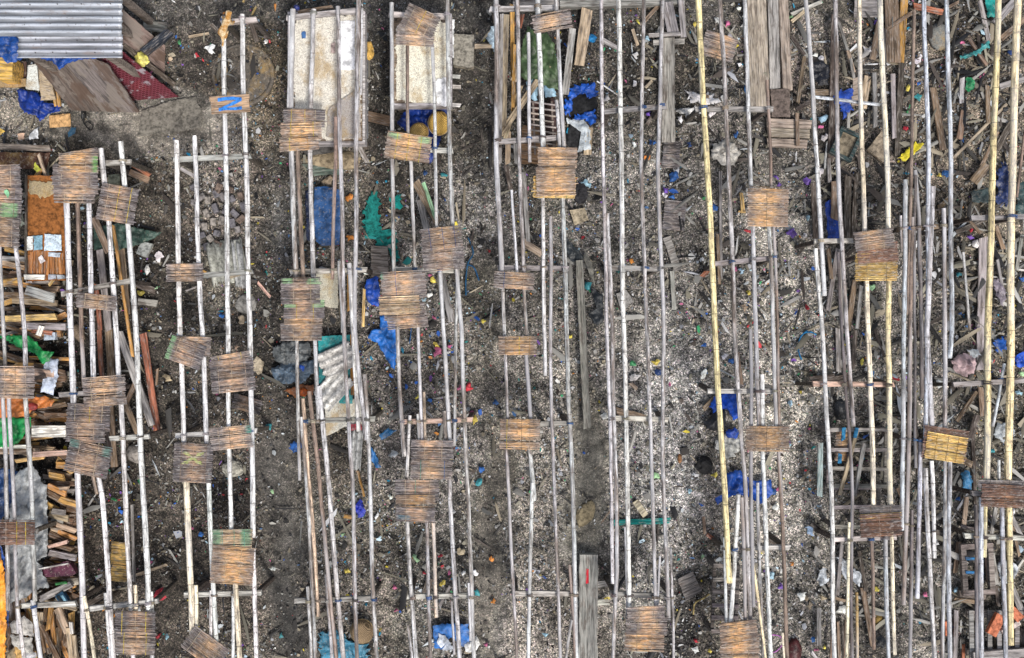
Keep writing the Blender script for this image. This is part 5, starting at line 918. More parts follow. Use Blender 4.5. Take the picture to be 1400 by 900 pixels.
# ------------------------------------------------------------------ split-wood heap at the left edge
board([(35, 240), (88, 240), (88, 384), (35, 384)], [.42] * 4, 'rusty orange panel lying beside the large mat stack', color=(.27, .105, .03), th=.05, name='rusty_panel', cat='panel', material='plain')
plank(35, 238, 35, 384, 3, 'd', 'dark thin edge strip along the left of the rusty panel', .46); sheet([(38, 247), (74, 250), (72, 268), (55, 270), (40, 264)], .44, (.42, .33, .20), 'tan scabby foam patch at the top of the rusty panel', 'foam', 'foam', amp=.03, material='crust', jag=.02)
for i in range(13): x = 39 + i * 3.8; plank(x, 344 + rnd(-3, 3), x + rnd(-1, 1), 376, 3.4, 'r', 'narrow rusty slat at the lower end of the rusty panel', .435 + .004 * (i % 2), group='slats of the rusty panel', color=(.30, .13, .045), th=.012)
for p, c, t in (([(36, 324), (45, 323), (45, 342), (36, 343)], (.72, .74, .70), 'small white sheet of paper at the left of the rusty panel'), ([(46, 323), (58, 322), (58, 341), (46, 342)], (.20, .35, .42), 'blue and dark printed paper in the middle of the rusty panel'), ([(61, 320), (84, 321), (84, 343), (60, 343)], (.52, .62, .70), 'large pale blue printed sheet on the rusty panel'), ([(66, 345), (83, 346), (82, 352), (66, 351)], (.50, .55, .62), 'narrow pale blue strip below the large printed sheet'), ([(52, 352), (57, 349), (62, 357), (55, 361)], (.62, .58, .58), 'small pale torn paper on the lower slats of the rusty panel')):
    sheet(p, .45, c, t, 'paper', 'paper', amp=.012, jag=.005, material='plain', alpha=.3)
for u in (71, 83): board([(u - 5, 376), (u + 5, 376), (u + 5, 381), (u - 5, 382)], .455, f'{"left" if u < 80 else "right"} grey tape-like block below the rusty panel', color=(.32, .34, .38), th=.04, material='plain', name='block', cat='block')
plank(32, 379, 59, 379, 6.5, 'w', 'whitish drilled batten at the lower left of the rusty panel', .47)
HEAP = {'b': 'dark brown split log in the left-edge wood heap', 'o': 'orange-brown split offcut in the left-edge wood heap', 'g': 'grey weathered offcut in the left-edge wood heap', 'y': 'yellowish fresh-split offcut in the left-edge wood heap', 't': 'tan offcut in the left-edge wood heap'}
HC = {'b': (.12, .075, .045), 'o': (.40, .20, .065), 'g': (.22, .2, .18), 'y': (.40, .24, .075), 't': (.33, .25, .165)}
def heap(n, u0, u1, v0, v1, z0, z1, ang, l0, l1, w0, w1):
    for i in range(n):
        L = rnd(l0, l1); u = rnd(u0 + L * .4 * abs(math.cos(R(ang))), u1 - L * .4 * abs(math.cos(R(ang)))); v = rnd(v0, v1); z = z0 + (z1 - z0) * i / n; a = R(ang + random.gauss(0, 13)); c = random.choice('bbbbboogytt')
        plank(u - math.cos(a) * L / 2, v - math.sin(a) * L / 2, u + math.cos(a) * L / 2, v + math.sin(a) * L / 2, rnd(w0, w1), c, HEAP[c], z, z + rnd(-.05, .05), rnd(.03, .06), 'split_wood', 'firewood', 'split wood in the left-edge heap', HC[c], rag=.03)
heap(44, -10, 92, 345, 450, .05, .36, 2, 35, 75, 4, 9); heap(56, -10, 94, 440, 640, .05, .36, 3, 30, 75, 4, 9); heap(20, 50, 92, 545, 575, .1, .36, 4, 20, 40, 5, 8); heap(46, 62, 106, 618, 740, .05, .34, 12, 14, 34, 5, 9); heap(30, 60, 106, 735, 815, .05, .34, 5, 18, 40, 4, 8); heap(40, 8, 104, 822, 905, .05, .30, 86, 30, 70, 4, 10)
for q in ((4, 436, 76, 433, 8, 'y', 'long yellow-brown pointed board near the top of the green sheets', .42), (36, 446, 88, 447, 9, 'g', 'grey broad board with splintered right end', .44), (44, 452, 72, 456, 6, 'r', 'reddish streaked board under the splintered grey one', .42), (34, 396, 74, 408, 13, 'g', 'wide grey board piece below the rusty panel', .42), (35, 385, 43, 385, 4, 'l', 'small pale batten below the whitish drilled one', .42),
          (43, 590, 90, 590, 15, 'w', 'wide white plank beside the two-part mat stack', .44), (-5, 611, 40, 611, 5, 'w', 'narrow whitish batten below the green sheet', .42), (44, 622, 92, 619, 7, 'p', 'long pinkish batten left of the mat with green-stained corners', .44), (20, 631, 60, 625, 5, 'y', 'yellow batten below the pinkish one', .4), (44, 508, 75, 512, 9, 'p', 'pink-topped wood block on the pale blue sheet', .44),
          (2, 353, 42, 355, 6, 'g', 'grey split board below the mossy stack', .42), (-4, 387, 30, 383, 8, 'o', 'orange-red weathered log left of the rusty panel foot', .42), (66, 390, 80, 372, 3, 'y', 'pale stick leaning under the rusty panel', .4), (54, 820, 97, 799, 9, 'g', 'dark grey wide board slanting below the grey canvas', .44), (60, 823, 103, 833, 5, 't', 'tan batten below the blue radio', .42), (66, 748, 92, 741, 5, 'p', 'orange-pink lath above the dark log right of the canvas', .4), (66, 756, 102, 763, 8, 'g', 'dark splintered log above the maroon case', .4),
          (78, 832, 92, 866, 10, 't', 'wide tan plank end near the bottom of the heap', .4), (93, 858, 98, 905, 7, 't', 'narrow tan plank end beside the white batten at the bottom', .42), (96, 850, 98, 868, 4, 'w', 'white batten tip at the bottom of the heap', .43), (100, 868, 102, 905, 6, 't', 'last tan plank end left of the thick white pole', .4)):
    plank(*q[:5], q[5], q[6], q[7], th=.04)
sheet([(-6, 459), (40, 458), (52, 470), (60, 480), (74, 482), (66, 494), (60, 499), (50, 484), (30, 478), (12, 466)], .45, (.012, .27, .065), 'bright green plastic sheet above the square mat at the left edge', 'plastic_sheet', 'sheet', amp=.06, alpha=.1)
sheet([(-8, 572), (42, 570), (43, 582), (30, 600), (18, 611), (-8, 612)], .45, (.012, .27, .065), 'bright green plastic sheet below the orange cloth at the left edge', 'plastic_sheet', 'sheet', amp=.07, alpha=.1)
sheet([(62, 492), (80, 490), (80, 514), (72, 540), (56, 536), (58, 510)], .40, (.48, .54, .64), 'pale blue-white plastic sheet right of the square mat', 'plastic_sheet', 'sheet', amp=.05, alpha=.2); board([(60, 455), (76, 455), (76, 465), (60, 465)], .42, 'small pale blue box above the green plastic sheet', color=(.36, .42, .46), th=.08, material='plain', name='box', cat='box'); plank(57, 445, 52, 458, 7, 'w', 'white strip lying across the splintered grey board', .47)
sheet([(-6, 546), (38, 544), (60, 542), (75, 548), (70, 556), (45, 560), (36, 570), (-6, 571)], .44, (.52, .17, .04), 'orange cloth below the square mat at the left edge', 'cloth', 'cloth', amp=.06, alpha=.1); lump(44, 556, 8, 5, .05, (.45, .05, .04), 'small red wrapper on the orange cloth', 'wrapper', 'wrapper', 'tarp', z=.46)
sheet([(24, 645), (44, 636), (52, 646), (56, 658), (64, 662), (66, 740), (64, 762), (54, 766), (60, 790), (68, 803), (50, 806), (38, 816), (10, 826), (8, 740), (16, 690)], .42, (.33, .34, .345), 'large wrinkled grey canvas over the heap at the left edge', 'canvas', 'canvas', amp=.075, alpha=.5, freq=8); sheet([(-8, 640), (20, 642), (38, 652), (28, 668), (20, 690), (-8, 720)], .40, (.012, .04, .12), 'dark blue tarpaulin left of the grey canvas', amp=.06, alpha=.2)
sheet([(-20, 745), (-2, 746), (5, 775), (9, 810), (9, 860), (7, 910), (-20, 910)], .80, (.78, .30, .025), 'bright orange tarpaulin at the bottom left edge', amp=.03, alpha=.03); sheet([(0, 745), (4, 752), (10, 790), (13, 830), (11, 860), (8, 820)], .77, (.02, .07, .28), 'narrow blue hem beside the bright orange tarpaulin', 'hem', 'tarp', amp=.01)
board([(53, 779), (93, 767), (104, 784), (98, 787), (55, 790)], .44, 'maroon case with white edge right of the grey canvas', color=(.085, .02, .04), th=.10, material='tarp', name='case', cat='case'); plank(54, 778, 92, 771, 2, 'w', 'thin white strip along the maroon case', .46, th=.012)
root = empty('radio', W(88, 818, .40), R(-30)); root.rotation_euler.z = R(32); tag(root, 'small blue-black radio below the dark grey slanting board', 'radio')
mb = MB(); mb.box(-.06, .06, -.09, .09, 0, .07); mb.build('case', 'plain', root, (.02, .06, .11)); mb = MB(); mb.box(-.04, .0, -.07, .07, .07, .078); mb.build('speaker_panel', 'plain', root, (.015, .02, .025)); mb = MB(); mb.box(.015, .045, -.05, .05, .07, .082); mb.build('dial', 'plain', root, (.16, .3, .38))
board([(76, 818), (81, 814), (91, 830), (86, 833)], .40, 'tan box side lying left of the blue radio', 't', th=.05); board([(92, 792), (106, 790), (108, 800), (94, 800)], .36, 'pale wood chunk right of the maroon case', color=(.50, .42, .33), th=.06); plank(76, 799, 90, 797, 3, 'g', 'green lath above the slanting dark grey board', .46, color=(.08, .36, .1))
for p, t, c in (([(14, 852), (32, 842), (44, 850), (46, 870), (30, 868), (16, 866)], 'upper crumpled paper between short white pole ends', (.44, .42, .38)), ([(14, 868), (44, 872), (46, 894), (20, 888)], 'middle crumpled paper between short white pole ends', (.47, .45, .41)), ([(36, 888), (50, 892), (48, 905), (34, 904)], 'lowest crumpled paper between short white pole ends', (.52, .5, .5)), ([(10, 892), (20, 886), (24, 904), (8, 906)], 'tan cardboard piece at the bottom left', (.34, .27, .17)), ([(20, 884), (30, 878), (34, 904), (22, 906)], 'yellow-tan cardboard piece beside the bottom white pole', (.52, .33, .12))): sheet(p, .36, c, t, 'paper', 'paper', amp=.04, material='plain', zc=.03)
plank(-5, 200, 68, 203, 8, 'g', 'grey beam below the mud path at the left edge', .3, color=(.19, .165, .13)); board([(-5, 208), (68, 209), (62, 232), (-5, 228)], .14, 'dark brown crusted tray below the grey beam', color=(.10, .05, .035), material='crust'); plank(52, 211, 63, 243, 4, 't', 'tan stick leaning right of the dark brown tray', .4, .3); plank(49, 242, 56, 230, 6, 'o', 'short orange cane stub right of the dark brown tray', .3); sheet([(48, 222), (53, 228), (58, 232), (50, 236), (46, 230)], .36, (.40, .42, .05), 'yellow-green knotted string on the tan stick', 'string', 'string', amp=.02)
sheet([(10, 248), (18, 240), (24, 262), (30, 290), (34, 306), (28, 312), (20, 284), (14, 266)], .9, (.10, .11, .09), 'dark rolled cloth along the right side of the mossy stack', 'cloth', 'cloth', amp=.06, zc=.05); sheet([(5, 260), (9, 258), (13, 268), (11, 272)], 1.03, (.28, .60, .32), 'light green scrap on the mossy stack', 'plastic_scrap', 'scrap', amp=.01)
lump(20, 334, 6, 5, .05, (.05, .05, .055), 'small dark knob at the lower right of the mossy stack', 'knob', 'knob', z=.7)
# planks between the white poles right of the heap
for q in ((131, 388, 136, 450, 5.5, 'r', 'dark red-brown pole-like batten left of the grey plank', .3), (135, 450, 139, 520, 6, 'r', 'reddish batten above the small square mat', .3), (136, 342, 148, 452, 9, 'g', 'broad grey plank below the narrow short mat', .2), (148, 450, 152, 520, 10, 'b', 'dark brown plank above the small square mat', .15), (154, 308, 181, 487, 4, 'o', 'long orange lath between two white poles', .45), (128, 298, 148, 345, 9, 'b', 'brown plank below the large mat stack', .25), (166, 340, 174, 430, 8, 'b', 'dark brown plank right of the orange lath', .1), (162, 453, 208, 582, 10, 'l', 'long whitish diagonal plank beside the reddish one', .22), (195, 456, 215, 592, 9, 'r', 'reddish nailed plank on the dark path', .22), (188, 412, 214, 415, 9, 'g', 'short grey plank on the dark path', .08), (184, 388, 212, 398, 9, 'd', 'short dark plank above the short grey one', .08), (186, 520, 170, 556, 6, 'b', 'brown stick crossing under the white diagonal plank', .12), (150, 556, 156, 640, 9, 'b', 'brown plank left of the pale stone', .15), (163, 530, 190, 600, 8, 'b', 'dark plank leaning above the pale beam', .12), (140, 555, 150, 618, 5, 'd', 'dark edge plank right of the two-part mat stack', .5),
          (215, 505, 213, 528, 3.5, 'b', 'short brown stick right of the reddish nailed plank', .08), (180, 690, 183, 795, 3.5, 'g', 'thin grey stick along the white pole right of the golden ground mat', .2), (176, 790, 228, 772, 4, 't', 'tan stick lying across beside the golden ground mat', .08), (120, 828, 145, 812, 8, 'd', 'dark wedge board above the pale slanted beam', .1), (268, 810, 288, 796, 8, 'd', 'dark short board above the pale beam below the golden wide mat', .1), (246, 230, 264, 240, 5, 'g', 'short grey brace between two white poles', .5), (178, 236, 202, 246, 9, 'b', 'brown short log right of the tilted square mat', .15), (176, 222, 205, 240, 6, 'r', 'dark red batten right of the large stack beam', .2), (275, 370, 283, 374, 4, 'o', 'bright orange stick end below the corrugated piece', .12), (254, 398, 269, 392, 2, 'g', 'thin green stick below the narrow mat', .1), (310, 380, 338, 371, 5, 't', 'pale stick across the broken roofing pieces', .14),
          (352, 386, 369, 406, 4, 'p', 'pinkish stick on the dark mud left of the stack with green patches', .06), (489, 645, 498, 680, 3, 'o', 'thin orange stick below the narrow corrugated strip', .15), (470, 706, 483, 708, 5, 'o', 'short ochre stick between grey poles', .12), (290, 34, 312, 60, 5, 'd', 'dark brace leaning beside the cat pole', .4), (342, 30, 352, 58, 6, 'd', 'dark brace leaning right of the short pale beam by the cat', .4), (332, 4, 336, -8, 2, 'y', 'yellow straw at the top edge above the cat', .06), (344, 20, 350, 8, 2, 'y', 'curved yellow straw right of the cat', .06), (258, 50, 286, 45, 3, 't', 'tan reed left of the cat', .06)):
    plank(*q[:5], q[5], q[6], q[7])
sheet([(128, 312), (160, 305), (190, 312), (222, 318), (210, 328), (186, 336), (164, 342), (128, 342)], .10, (.045, .085, .065), 'dark green tarpaulin below the tilted mat with yellow cords', amp=.05, alpha=.5); board([(148, 240), (163, 238), (164, 252), (148, 254)], .12, 'small grey-green slab above the tilted square mat', color=(.16, .17, .13), material='plain')
board([(193, 330), (208, 334), (200, 352), (186, 346)], .10, 'broken grey radio on the mud right of the long white poles', color=(.30, .31, .30), th=.07, material='plain', name='broken_radio', cat='radio')
lump(319, 641, 14, 12, .10, (.40, .37, .31), 'large pale stone right of the green-crossed mat'); lump(186, 620, 10, 12, .09, (.27, .25, .22), 'rounded grey stone right of the mat with green-stained corners', rot=30); lump(108, 455, 7, 12, .08, (.25, .19, .13), 'brown stone between the first white and brown poles', rot=25)
lump(337, 416, 14, 13, .06, (.24, .23, .21), 'flat grey rock below the broken roofing pieces', rough=.15); lump(353, 500, 8, 11, .05, (.45, .38, .27), 'small cream stone at the left of the translucent bags')
BW = [(267, 278), (276, 270), (285, 274), (296, 266), (306, 270), (318, 272), (330, 268), (272, 290), (284, 292), (296, 286), (310, 288), (322, 292), (334, 284), (270, 304), (280, 310), (292, 304), (304, 302), (318, 306), (330, 300), (276, 322), (288, 326), (298, 320), (312, 318), (326, 314), (268, 256), (300, 258), (315, 260), (284, 338), (299, 334)]
for i, (u, v) in enumerate(BW):
    c = random.choice([(.23, .21, .20), (.28, .25, .22), (.20, .15, .12), (.17, .16, .17)]); a = rnd(0, 180); l_ = rnd(4, 7); mb = MB(); mb.box(-l_ / 100, l_ / 100, -.04, .04, 0, .06); o = mb.build('brick', 'plain', None, c, 1, W(u, v, .03)); o.rotation_euler = (rnd(-.2, .2), rnd(-.2, .2), R(a))
    b = o.modifiers.new('worn_edges', 'BEVEL'); b.width = .012; b.segments = 2; tag(o, 'worn grey-brown brick in the loose patch between two white poles', 'brick', 'loose bricks in the mud')
# ------------------------------------------------------------------ right-hand side: broken planks, boulders, pallets
lump(1284, 50, 16, 18, .08, (.24, .235, .22), 'round grey speckled boulder near the top right poles', 'boulder', rough=.15, material='crust')
RP = [(1219, -5, 1222, 86, 19, 'b'), (1237, -5, 1231, 86, 10, 'o'), (1204, 28, 1193, 82, 9, 'b'), (1213, 40, 1211, 86, 7, 'g'), (1233, 86, 1227, 212, 8, 'd'), (1221, 100, 1223, 188, 6, 'g'), (1196, 100, 1197, 174, 6, 'g'), (1187, 104, 1180, 148, 10, 't'), (1250, 8, 1292, 17, 8, 'r'), (1213, 40, 1252, 14, 5, 'b'), (1292, 12, 1312, 2, 4, 'b'), (1081, 20, 1124, 2, 5, 'l'), (1082, 30, 1100, 15, 5, 't'),
      (1141, 20, 1136, 222, 8, 'd'), (1147, 30, 1163, 82, 4, 'g'), (1163, 80, 1168, 108, 4, 'g'), (1083, 50, 1100, 75, 5, 'd'), (1100, 78, 1091, 140, 5, 'b'), (1089, 150, 1110, 138, 6, 'd'), (1112, 126, 1134, 126, 8, 'b'), (1161, 142, 1160, 176, 4, 'l'), (1160, 70, 1168, 100, 5, 't'), (1276, 120, 1290, 205, 9, 'b'), (1305, 215, 1376, 143, 4, 't'), (1316, 106, 1315, 142, 6, 'l'), (1318, 152, 1312, 190, 8, 'b'), (1315, 80, 1352, 55, 6, 'd'), (1340, 0, 1352, 55, 6, 'g'), (1362, 30, 1392, -4, 10, 'g'), (1370, 52, 1402, 25, 8, 'b'), (1325, 52, 1350, 90, 5, 'b'), (1368, 118, 1402, 108, 8, 'g'), (1350, 116, 1352, 168, 6, 'b'), (1362, 205, 1384, 168, 10, 'd'), (1342, 228, 1364, 180, 5, 'b'), (1330, 250, 1350, 225, 12, 'b'),
      (1112, 250, 1116, 330, 7, 'd'), (1133, 215, 1135, 250, 5, 'g'), (1142, 248, 1141, 300, 10, 'b'), (1160, 240, 1158, 330, 9, 'd'), (1172, 238, 1166, 330, 7, 'd'), (1146, 340, 1132, 425, 6, 'g'), (1150, 345, 1153, 445, 4, 'g'), (1169, 385, 1160, 450, 7, 'b'), (1178, 390, 1172, 450, 5, 'g'), (1133, 340, 1137, 380, 5, 'b'), (1146, 450, 1147, 508, 7, 'g'), (1170, 452, 1166, 505, 6, 'd'), (1106, 520, 1140, 516, 10, 'd'), (1105, 526, 1162, 515, 9, 'd'), (1308, 318, 1345, 300, 7, 'd'), (1320, 295, 1340, 318, 4, 'b'), (1345, 325, 1341, 505, 12, 'g'), (1362, 310, 1372, 340, 6, 'b'), (1398, 320, 1390, 370, 5, 'g'), (1364, 355, 1372, 400, 4, 'g'),
      (1309, 575, 1336, 535, 5, 'b'), (1341, 530, 1344, 568, 7, 'b'), (1336, 568, 1326, 600, 8, 'd'), (1330, 590, 1334, 690, 5, 'd'), (1318, 592, 1328, 600, 9, 'g'), (1318, 630, 1330, 636, 9, 'b'), (1322, 680, 1318, 720, 6, 't'), (1355, 735, 1362, 695, 5, 'g'), (1314, 720, 1348, 727, 5, 'k'), (1312, 740, 1306, 784, 6, 'b'), (1319, 755, 1316, 784, 5, 'y'), (1380, 700, 1400, 740, 6, 'g'), (1385, 720, 1394, 760, 4, 'b'), (1382, 790, 1400, 765, 3, 'l'), (1385, 806, 1398, 838, 8, 'g'), (1356, 758, 1362, 800, 9, 'g'), (1350, 750, 1354, 800, 7, 'p'), (1362, 800, 1366, 830, 5, 'd'), (1308, 836, 1306, 905, 6, 'g'), (1318, 882, 1317, 905, 4, 'r'), (1390, 850, 1386, 905, 9, 'g'), (1398, 860, 1396, 905, 6, 'd'), (1305, 820, 1340, 824, 6, 'b'),
      (1108, 716, 1134, 734, 8, 'd'), (1050, 735, 1068, 748, 8, 'd'), (1152, 735, 1145, 815, 5, 'g'), (1175, 755, 1185, 810, 5, 'd'), (1120, 830, 1120, 882, 6, 'g'), (1142, 818, 1156, 822, 4, 'b'), (1146, 850, 1148, 905, 4, 'b'), (1152, 855, 1154, 905, 3, 'd'), (1157, 848, 1155, 905, 3, 'b'), (1110, 892, 1120, 905, 4, 'l'), (1180, 805, 1194, 885, 7, 'b'), (1140, 850, 1136, 905, 4, 'b'), (1232, 595, 1236, 660, 5, 'd'), (1228, 668, 1238, 690, 6, 'b'), (1251, 560, 1256, 650, 5, 'd'), (1262, 720, 1270, 735, 8, 'd'),
      (985, 235, 986, 380, 4, 'g'), (981, 320, 984, 390, 4, 'b'), (1008, 480, 1014, 525, 5, 'b'), (962, 560, 976, 545, 6, 'b'), (968, 370, 960, 378, 6, 'r'), (972, 420, 974, 422, 3, 't'), (1014, 264, 1016, 290, 5, 'y'), (1011, 289, 1021, 290, 3, 'y'), (968, 130, 962, 165, 4, 'b'), (865, 40, 872, 62, 4, 't'), (882, 120, 892, 110, 4, 't'), (880, 30, 900, 8, 5, 'b'), (885, 170, 896, 150, 5, 'd'), (825, 55, 845, 66, 6, 'g')]
ADJ = ['weathered', 'splintered', 'worn', 'cracked']
for i, (a, b, c, d, w_, k) in enumerate(RP):
    L = math.hypot(a - c, b - d); desc = f'{"short" if L < 35 else "long" if L > 75 else ADJ[i % 4]} {WN[k]} {"stick" if w_ < 5.5 else "plank"} lying'
    plank(a, b, c, d, w_, k, auto(desc, (a + c) / 2, (b + d) / 2), rnd(.06, .16), rnd(.06, .16), name='stick' if w_ < 5.5 else 'plank', cat='stick' if w_ < 5.5 else 'plank', group='loose planks among the rubbish')
board([(1168, -5), (1201, -5), (1200, 24), (1168, 24)], .10, 'square grey board at the top edge between two cream poles', 'g', color=(.25, .235, .22)); board([(1166, 108), (1178, 104), (1176, 145), (1164, 145)], .06, 'pale bark-like board left of the right cream pole', color=(.27, .22, .17)); board([(1196, 190), (1206, 178), (1214, 205), (1208, 222), (1186, 205)], .10, 'flat tan broken slab left of the yellow cloth', color=(.30, .24, .18), material='plain', th=.05)
board([(1282, 282), (1296, 268), (1300, 286), (1284, 294)], .05, 'patch of matted palm leaf between two bluish poles', color=(.15, .105, .06), material='mat', name='palm_leaf', cat='palm leaf')
def frame(u, v, w, h, rot, z, t, label, color, name, cat, fill=None):
    k = (1 - z / H) / 100; wx, wy = w * k / 2, h * k / 2; t *= k; root = empty(name, W(u, v, z), -R(rot)); tag(root, label, cat)
    for x0, x1, y0, y1 in ((-wx, wx, wy - t, wy), (-wx, wx, -wy, -wy + t), (-wx, -wx + t, -wy + t + .002, wy - t - .002), (wx - t, wx, -wy + t + .002, wy - t - .002)): mb = MB(); mb.box(x0, x1, y0, y1, -.04, .035); mb.build('frame_bar', 'wood', root, jit(color, .1))
    if fill: mb = MB(); mb.box(-wx + t, wx - t, -wy + t, wy - t, -.03, -.01); mb.build('back_panel', 'plain', root, fill)
frame(1156, 198, 32, 40, 25, .14, 5, 'tilted dark green-rimmed frame with a tan back panel', (.035, .06, .06), 'picture_frame', 'frame', (.24, .20, .14))
frame(1336, 778, 44, 70, -3, .16, 7, 'grey broken open frame above the slatted pallet', (.24, .20, .18), 'broken_pallet', 'frame')
for v in (764, 783): plank(1322, v, 1344, v + 1, 4, 'k', f'{"upper" if v < 770 else "lower"} blue lath across the grey broken frame', .22, color=(.04, .20, .42))
plank(1312, 812, 1348, 816, 9, 'd', 'dark thick timber between the broken frame and the slatted pallet', .14, th=.08, color=(.12, .10, .08))
root = empty('pallet', W(1362, 866, 0)); tag(root, 'grey slatted pallet under the red bricks at the bottom right', 'pallet')
for i in range(7): mb = MB(); x = -.42 + i * .125; mb.bar((x, .36, .17), (x + rnd(-.02, .02), -.5, .17), .06, .022); mb.build('slat', 'wood', root, jit((.24, .22, .21), .2))
for y in (.30, -.22): mb = MB(); mb.bar((-.46, y, .12), (.46, y, .12), .09, .07); mb.build('bearer', 'wood', root, jit((.22, .2, .18), .15))
mb = MB(); mb.bar((-.42, -.24, .22), (.5, -.17, .22), .11, .06); mb.build('cross_board', 'wood', root, (.27, .25, .24))
def brick(u, v, l, w, rot, z, label, color=(.48, .16, .085)):
    mb = MB(); mb.box(-l / 200, l / 200, -w / 200, w / 200, 0, .07); o = mb.build('brick', 'plain', None, color, 1, W(u, v, z)); o.rotation_euler = (.05, .04, -R(rot)); b = o.modifiers.new('worn_edges', 'BEVEL'); b.width = .008; b.segments = 2; tag(o, label, 'brick', None)
brick(1359, 853, 30, 14, -62, .25, 'long red-orange brick on the pallet left of the bluish pole'); brick(1386, 838, 20, 12, 45, .25, 'small red-orange brick on the pallet right of the yellow pole'); brick(1293, 858, 22, 7, 85, .05, 'narrow red-orange brick behind the pair of grey poles'); brick(1379, 856, 28, 7, -30, .24, 'pale pinkish batten-like brick on the pallet', (.5, .42, .38))
sheet([(1128, 276), (1137, 274), (1148, 306), (1148, 327), (1132, 328), (1130, 300)], .08, (.012, .06, .36), 'patterned blue cloth with yellow spots between two poles', 'cloth', 'cloth', amp=.03, alpha=.9)
sheet([(1144, 126), (1160, 121), (1168, 126), (1160, 140), (1166, 150), (1156, 154), (1157, 162), (1150, 162), (1150, 148), (1140, 136)], .12, (.02, .07, .38), 'blue cloth bundle under the crosswise bluish pole', 'cloth', 'cloth', amp=.06, jag=.03, alpha=.3); sheet([(1110, 86), (1124, 82), (1134, 92), (1132, 116), (1120, 118), (1112, 104)], .12, (.014, .015, .022), 'black shirt-like rag left of the cross pole', 'rag', 'rag', amp=.06)
sheet([(1346, -6), (1364, -6), (1362, 24), (1350, 24)], .1, (.008, .23, .20), 'teal cloth at the top edge left of the yellow poles', 'cloth', 'cloth', amp=.04); sheet([(1320, 108), (1328, 104), (1334, 118), (1326, 126), (1319, 122)], .1, (.02, .25, .09), 'small green bag near the right yellow poles', 'plastic_bag', 'bag', amp=.06); sheet([(1312, 80), (1340, 66), (1352, 56), (1354, 62), (1338, 74)], .16, (.04, .25, .24), 'thin teal net strip left of the yellow poles', 'net', 'net', amp=.03, jag=.03)
sheet([(1228, 216), (1238, 206), (1246, 200), (1250, 194), (1262, 198), (1256, 206), (1244, 214), (1236, 220)], .12, (.72, .60, .03), 'bright yellow cloth across the thin brown pole', 'cloth', 'cloth', amp=.06, jag=.02, alpha=.05)
sheet([(1301, 494), (1310, 483), (1328, 486), (1335, 496), (1332, 508), (1318, 515), (1306, 508)], .12, (.52, .37, .38), 'pink-white bag right of the pair of grey poles', 'plastic_bag', 'bag', amp=.07, zc=.07, alpha=.2); sheet([(1322, 478), (1334, 476), (1341, 484), (1330, 490)], .12, (.55, .58, .60), 'small white bag touching the pink-white bag', 'plastic_bag', 'bag', amp=.05)
sheet([(1362, 228), (1376, 224), (1382, 250), (1378, 284), (1366, 280), (1362, 250)], .08, (.012, .025, .09), 'dark blue net between the two thick yellow poles', 'fishing_net', 'net', amp=.05, jag=.05); sheet([(1326, 262), (1352, 256), (1352, 278), (1330, 276)], .06, (.03, .05, .05), 'dark green rag left of the thick yellow poles', 'rag', 'rag', amp=.03); sheet([(1388, 250), (1402, 248), (1402, 300), (1390, 290)], .06, (.03, .06, .06), 'dark net at the right edge', 'fishing_net', 'net', amp=.04, jag=.04)
sheet([(1356, 384), (1364, 380), (1376, 402), (1370, 420), (1362, 408)], .08, (.20, .17, .20), 'mauve-grey plastic bag between the thick yellow poles', 'plastic_bag', 'bag', amp=.05); sheet([(1358, 466), (1372, 460), (1376, 478), (1362, 484)], .1, (.01, .08, .34), 'blue rag left of the right thick yellow pole', 'rag', 'rag', amp=.06, jag=.03); sheet([(1384, 488), (1400, 482), (1402, 500), (1388, 503)], .1, (.02, .09, .52), 'bright blue bag right of the right thick yellow pole', 'plastic_bag', 'bag', amp=.06); sheet([(1362, 580), (1384, 574), (1388, 594), (1370, 604), (1358, 596)], .08, (.36, .39, .40), 'clear plastic bag behind the right yellow pole', 'plastic_bag', 'bag', amp=.06)
sheet([(1313, 648), (1322, 642), (1330, 656), (1326, 672), (1318, 672)], .1, (.05, .20, .38), 'blue-white rag above the left end of the reddish mat', 'rag', 'rag', amp=.05); sheet([(1144, 760), (1158, 768), (1168, 780), (1182, 786), (1176, 800), (1160, 794), (1148, 780)], .08, (.52, .54, .57), 'heap of white plastic film below the wooden frame', 'plastic_film', 'film', amp=.06, jag=.03); sheet([(1116, 784), (1130, 776), (1132, 796), (1120, 800)], .08, (.50, .53, .55), 'white plastic film left of the white pole below the wooden frame', 'plastic_film', 'film', amp=.05, jag=.03)
sheet([(1198, 872), (1206, 868), (1212, 876), (1208, 888), (1200, 884)], .1, (.014, .016, .02), 'small black bag left of the bluish pole near the bottom', 'plastic_bag', 'bag', amp=.06); lump(1085, 890, 10, 18, .08, (.06, .012, .012), 'dark red bag right of the brown pole at the bottom', 'bag', 'bag', 'tarp'); lump(1199, 846, 7, 8, .05, (.24, .16, .05), 'ochre leaf clump below the reddish lower mat', 'leaf_clump', 'leaf', 'plain'); sheet([(1102, 720), (1112, 722), (1112, 732), (1104, 730)], .08, (.30, .42, .58), 'blue-white plastic wrapper below the wooden frame corner', 'wrapper', 'wrapper', amp=.04); lump(1148, 560, 10, 14, .09, (.02, .022, .026), 'black rag heap above the wooden frame', 'rag', 'rag', 'tarp'); sheet([(1362, 770), (1378, 762), (1392, 778), (1384, 796), (1366, 790)], .12, (.38, .40, .42), 'whitish film heap right of the grey broken frame', 'plastic_film', 'film', amp=.07, jag=.03)
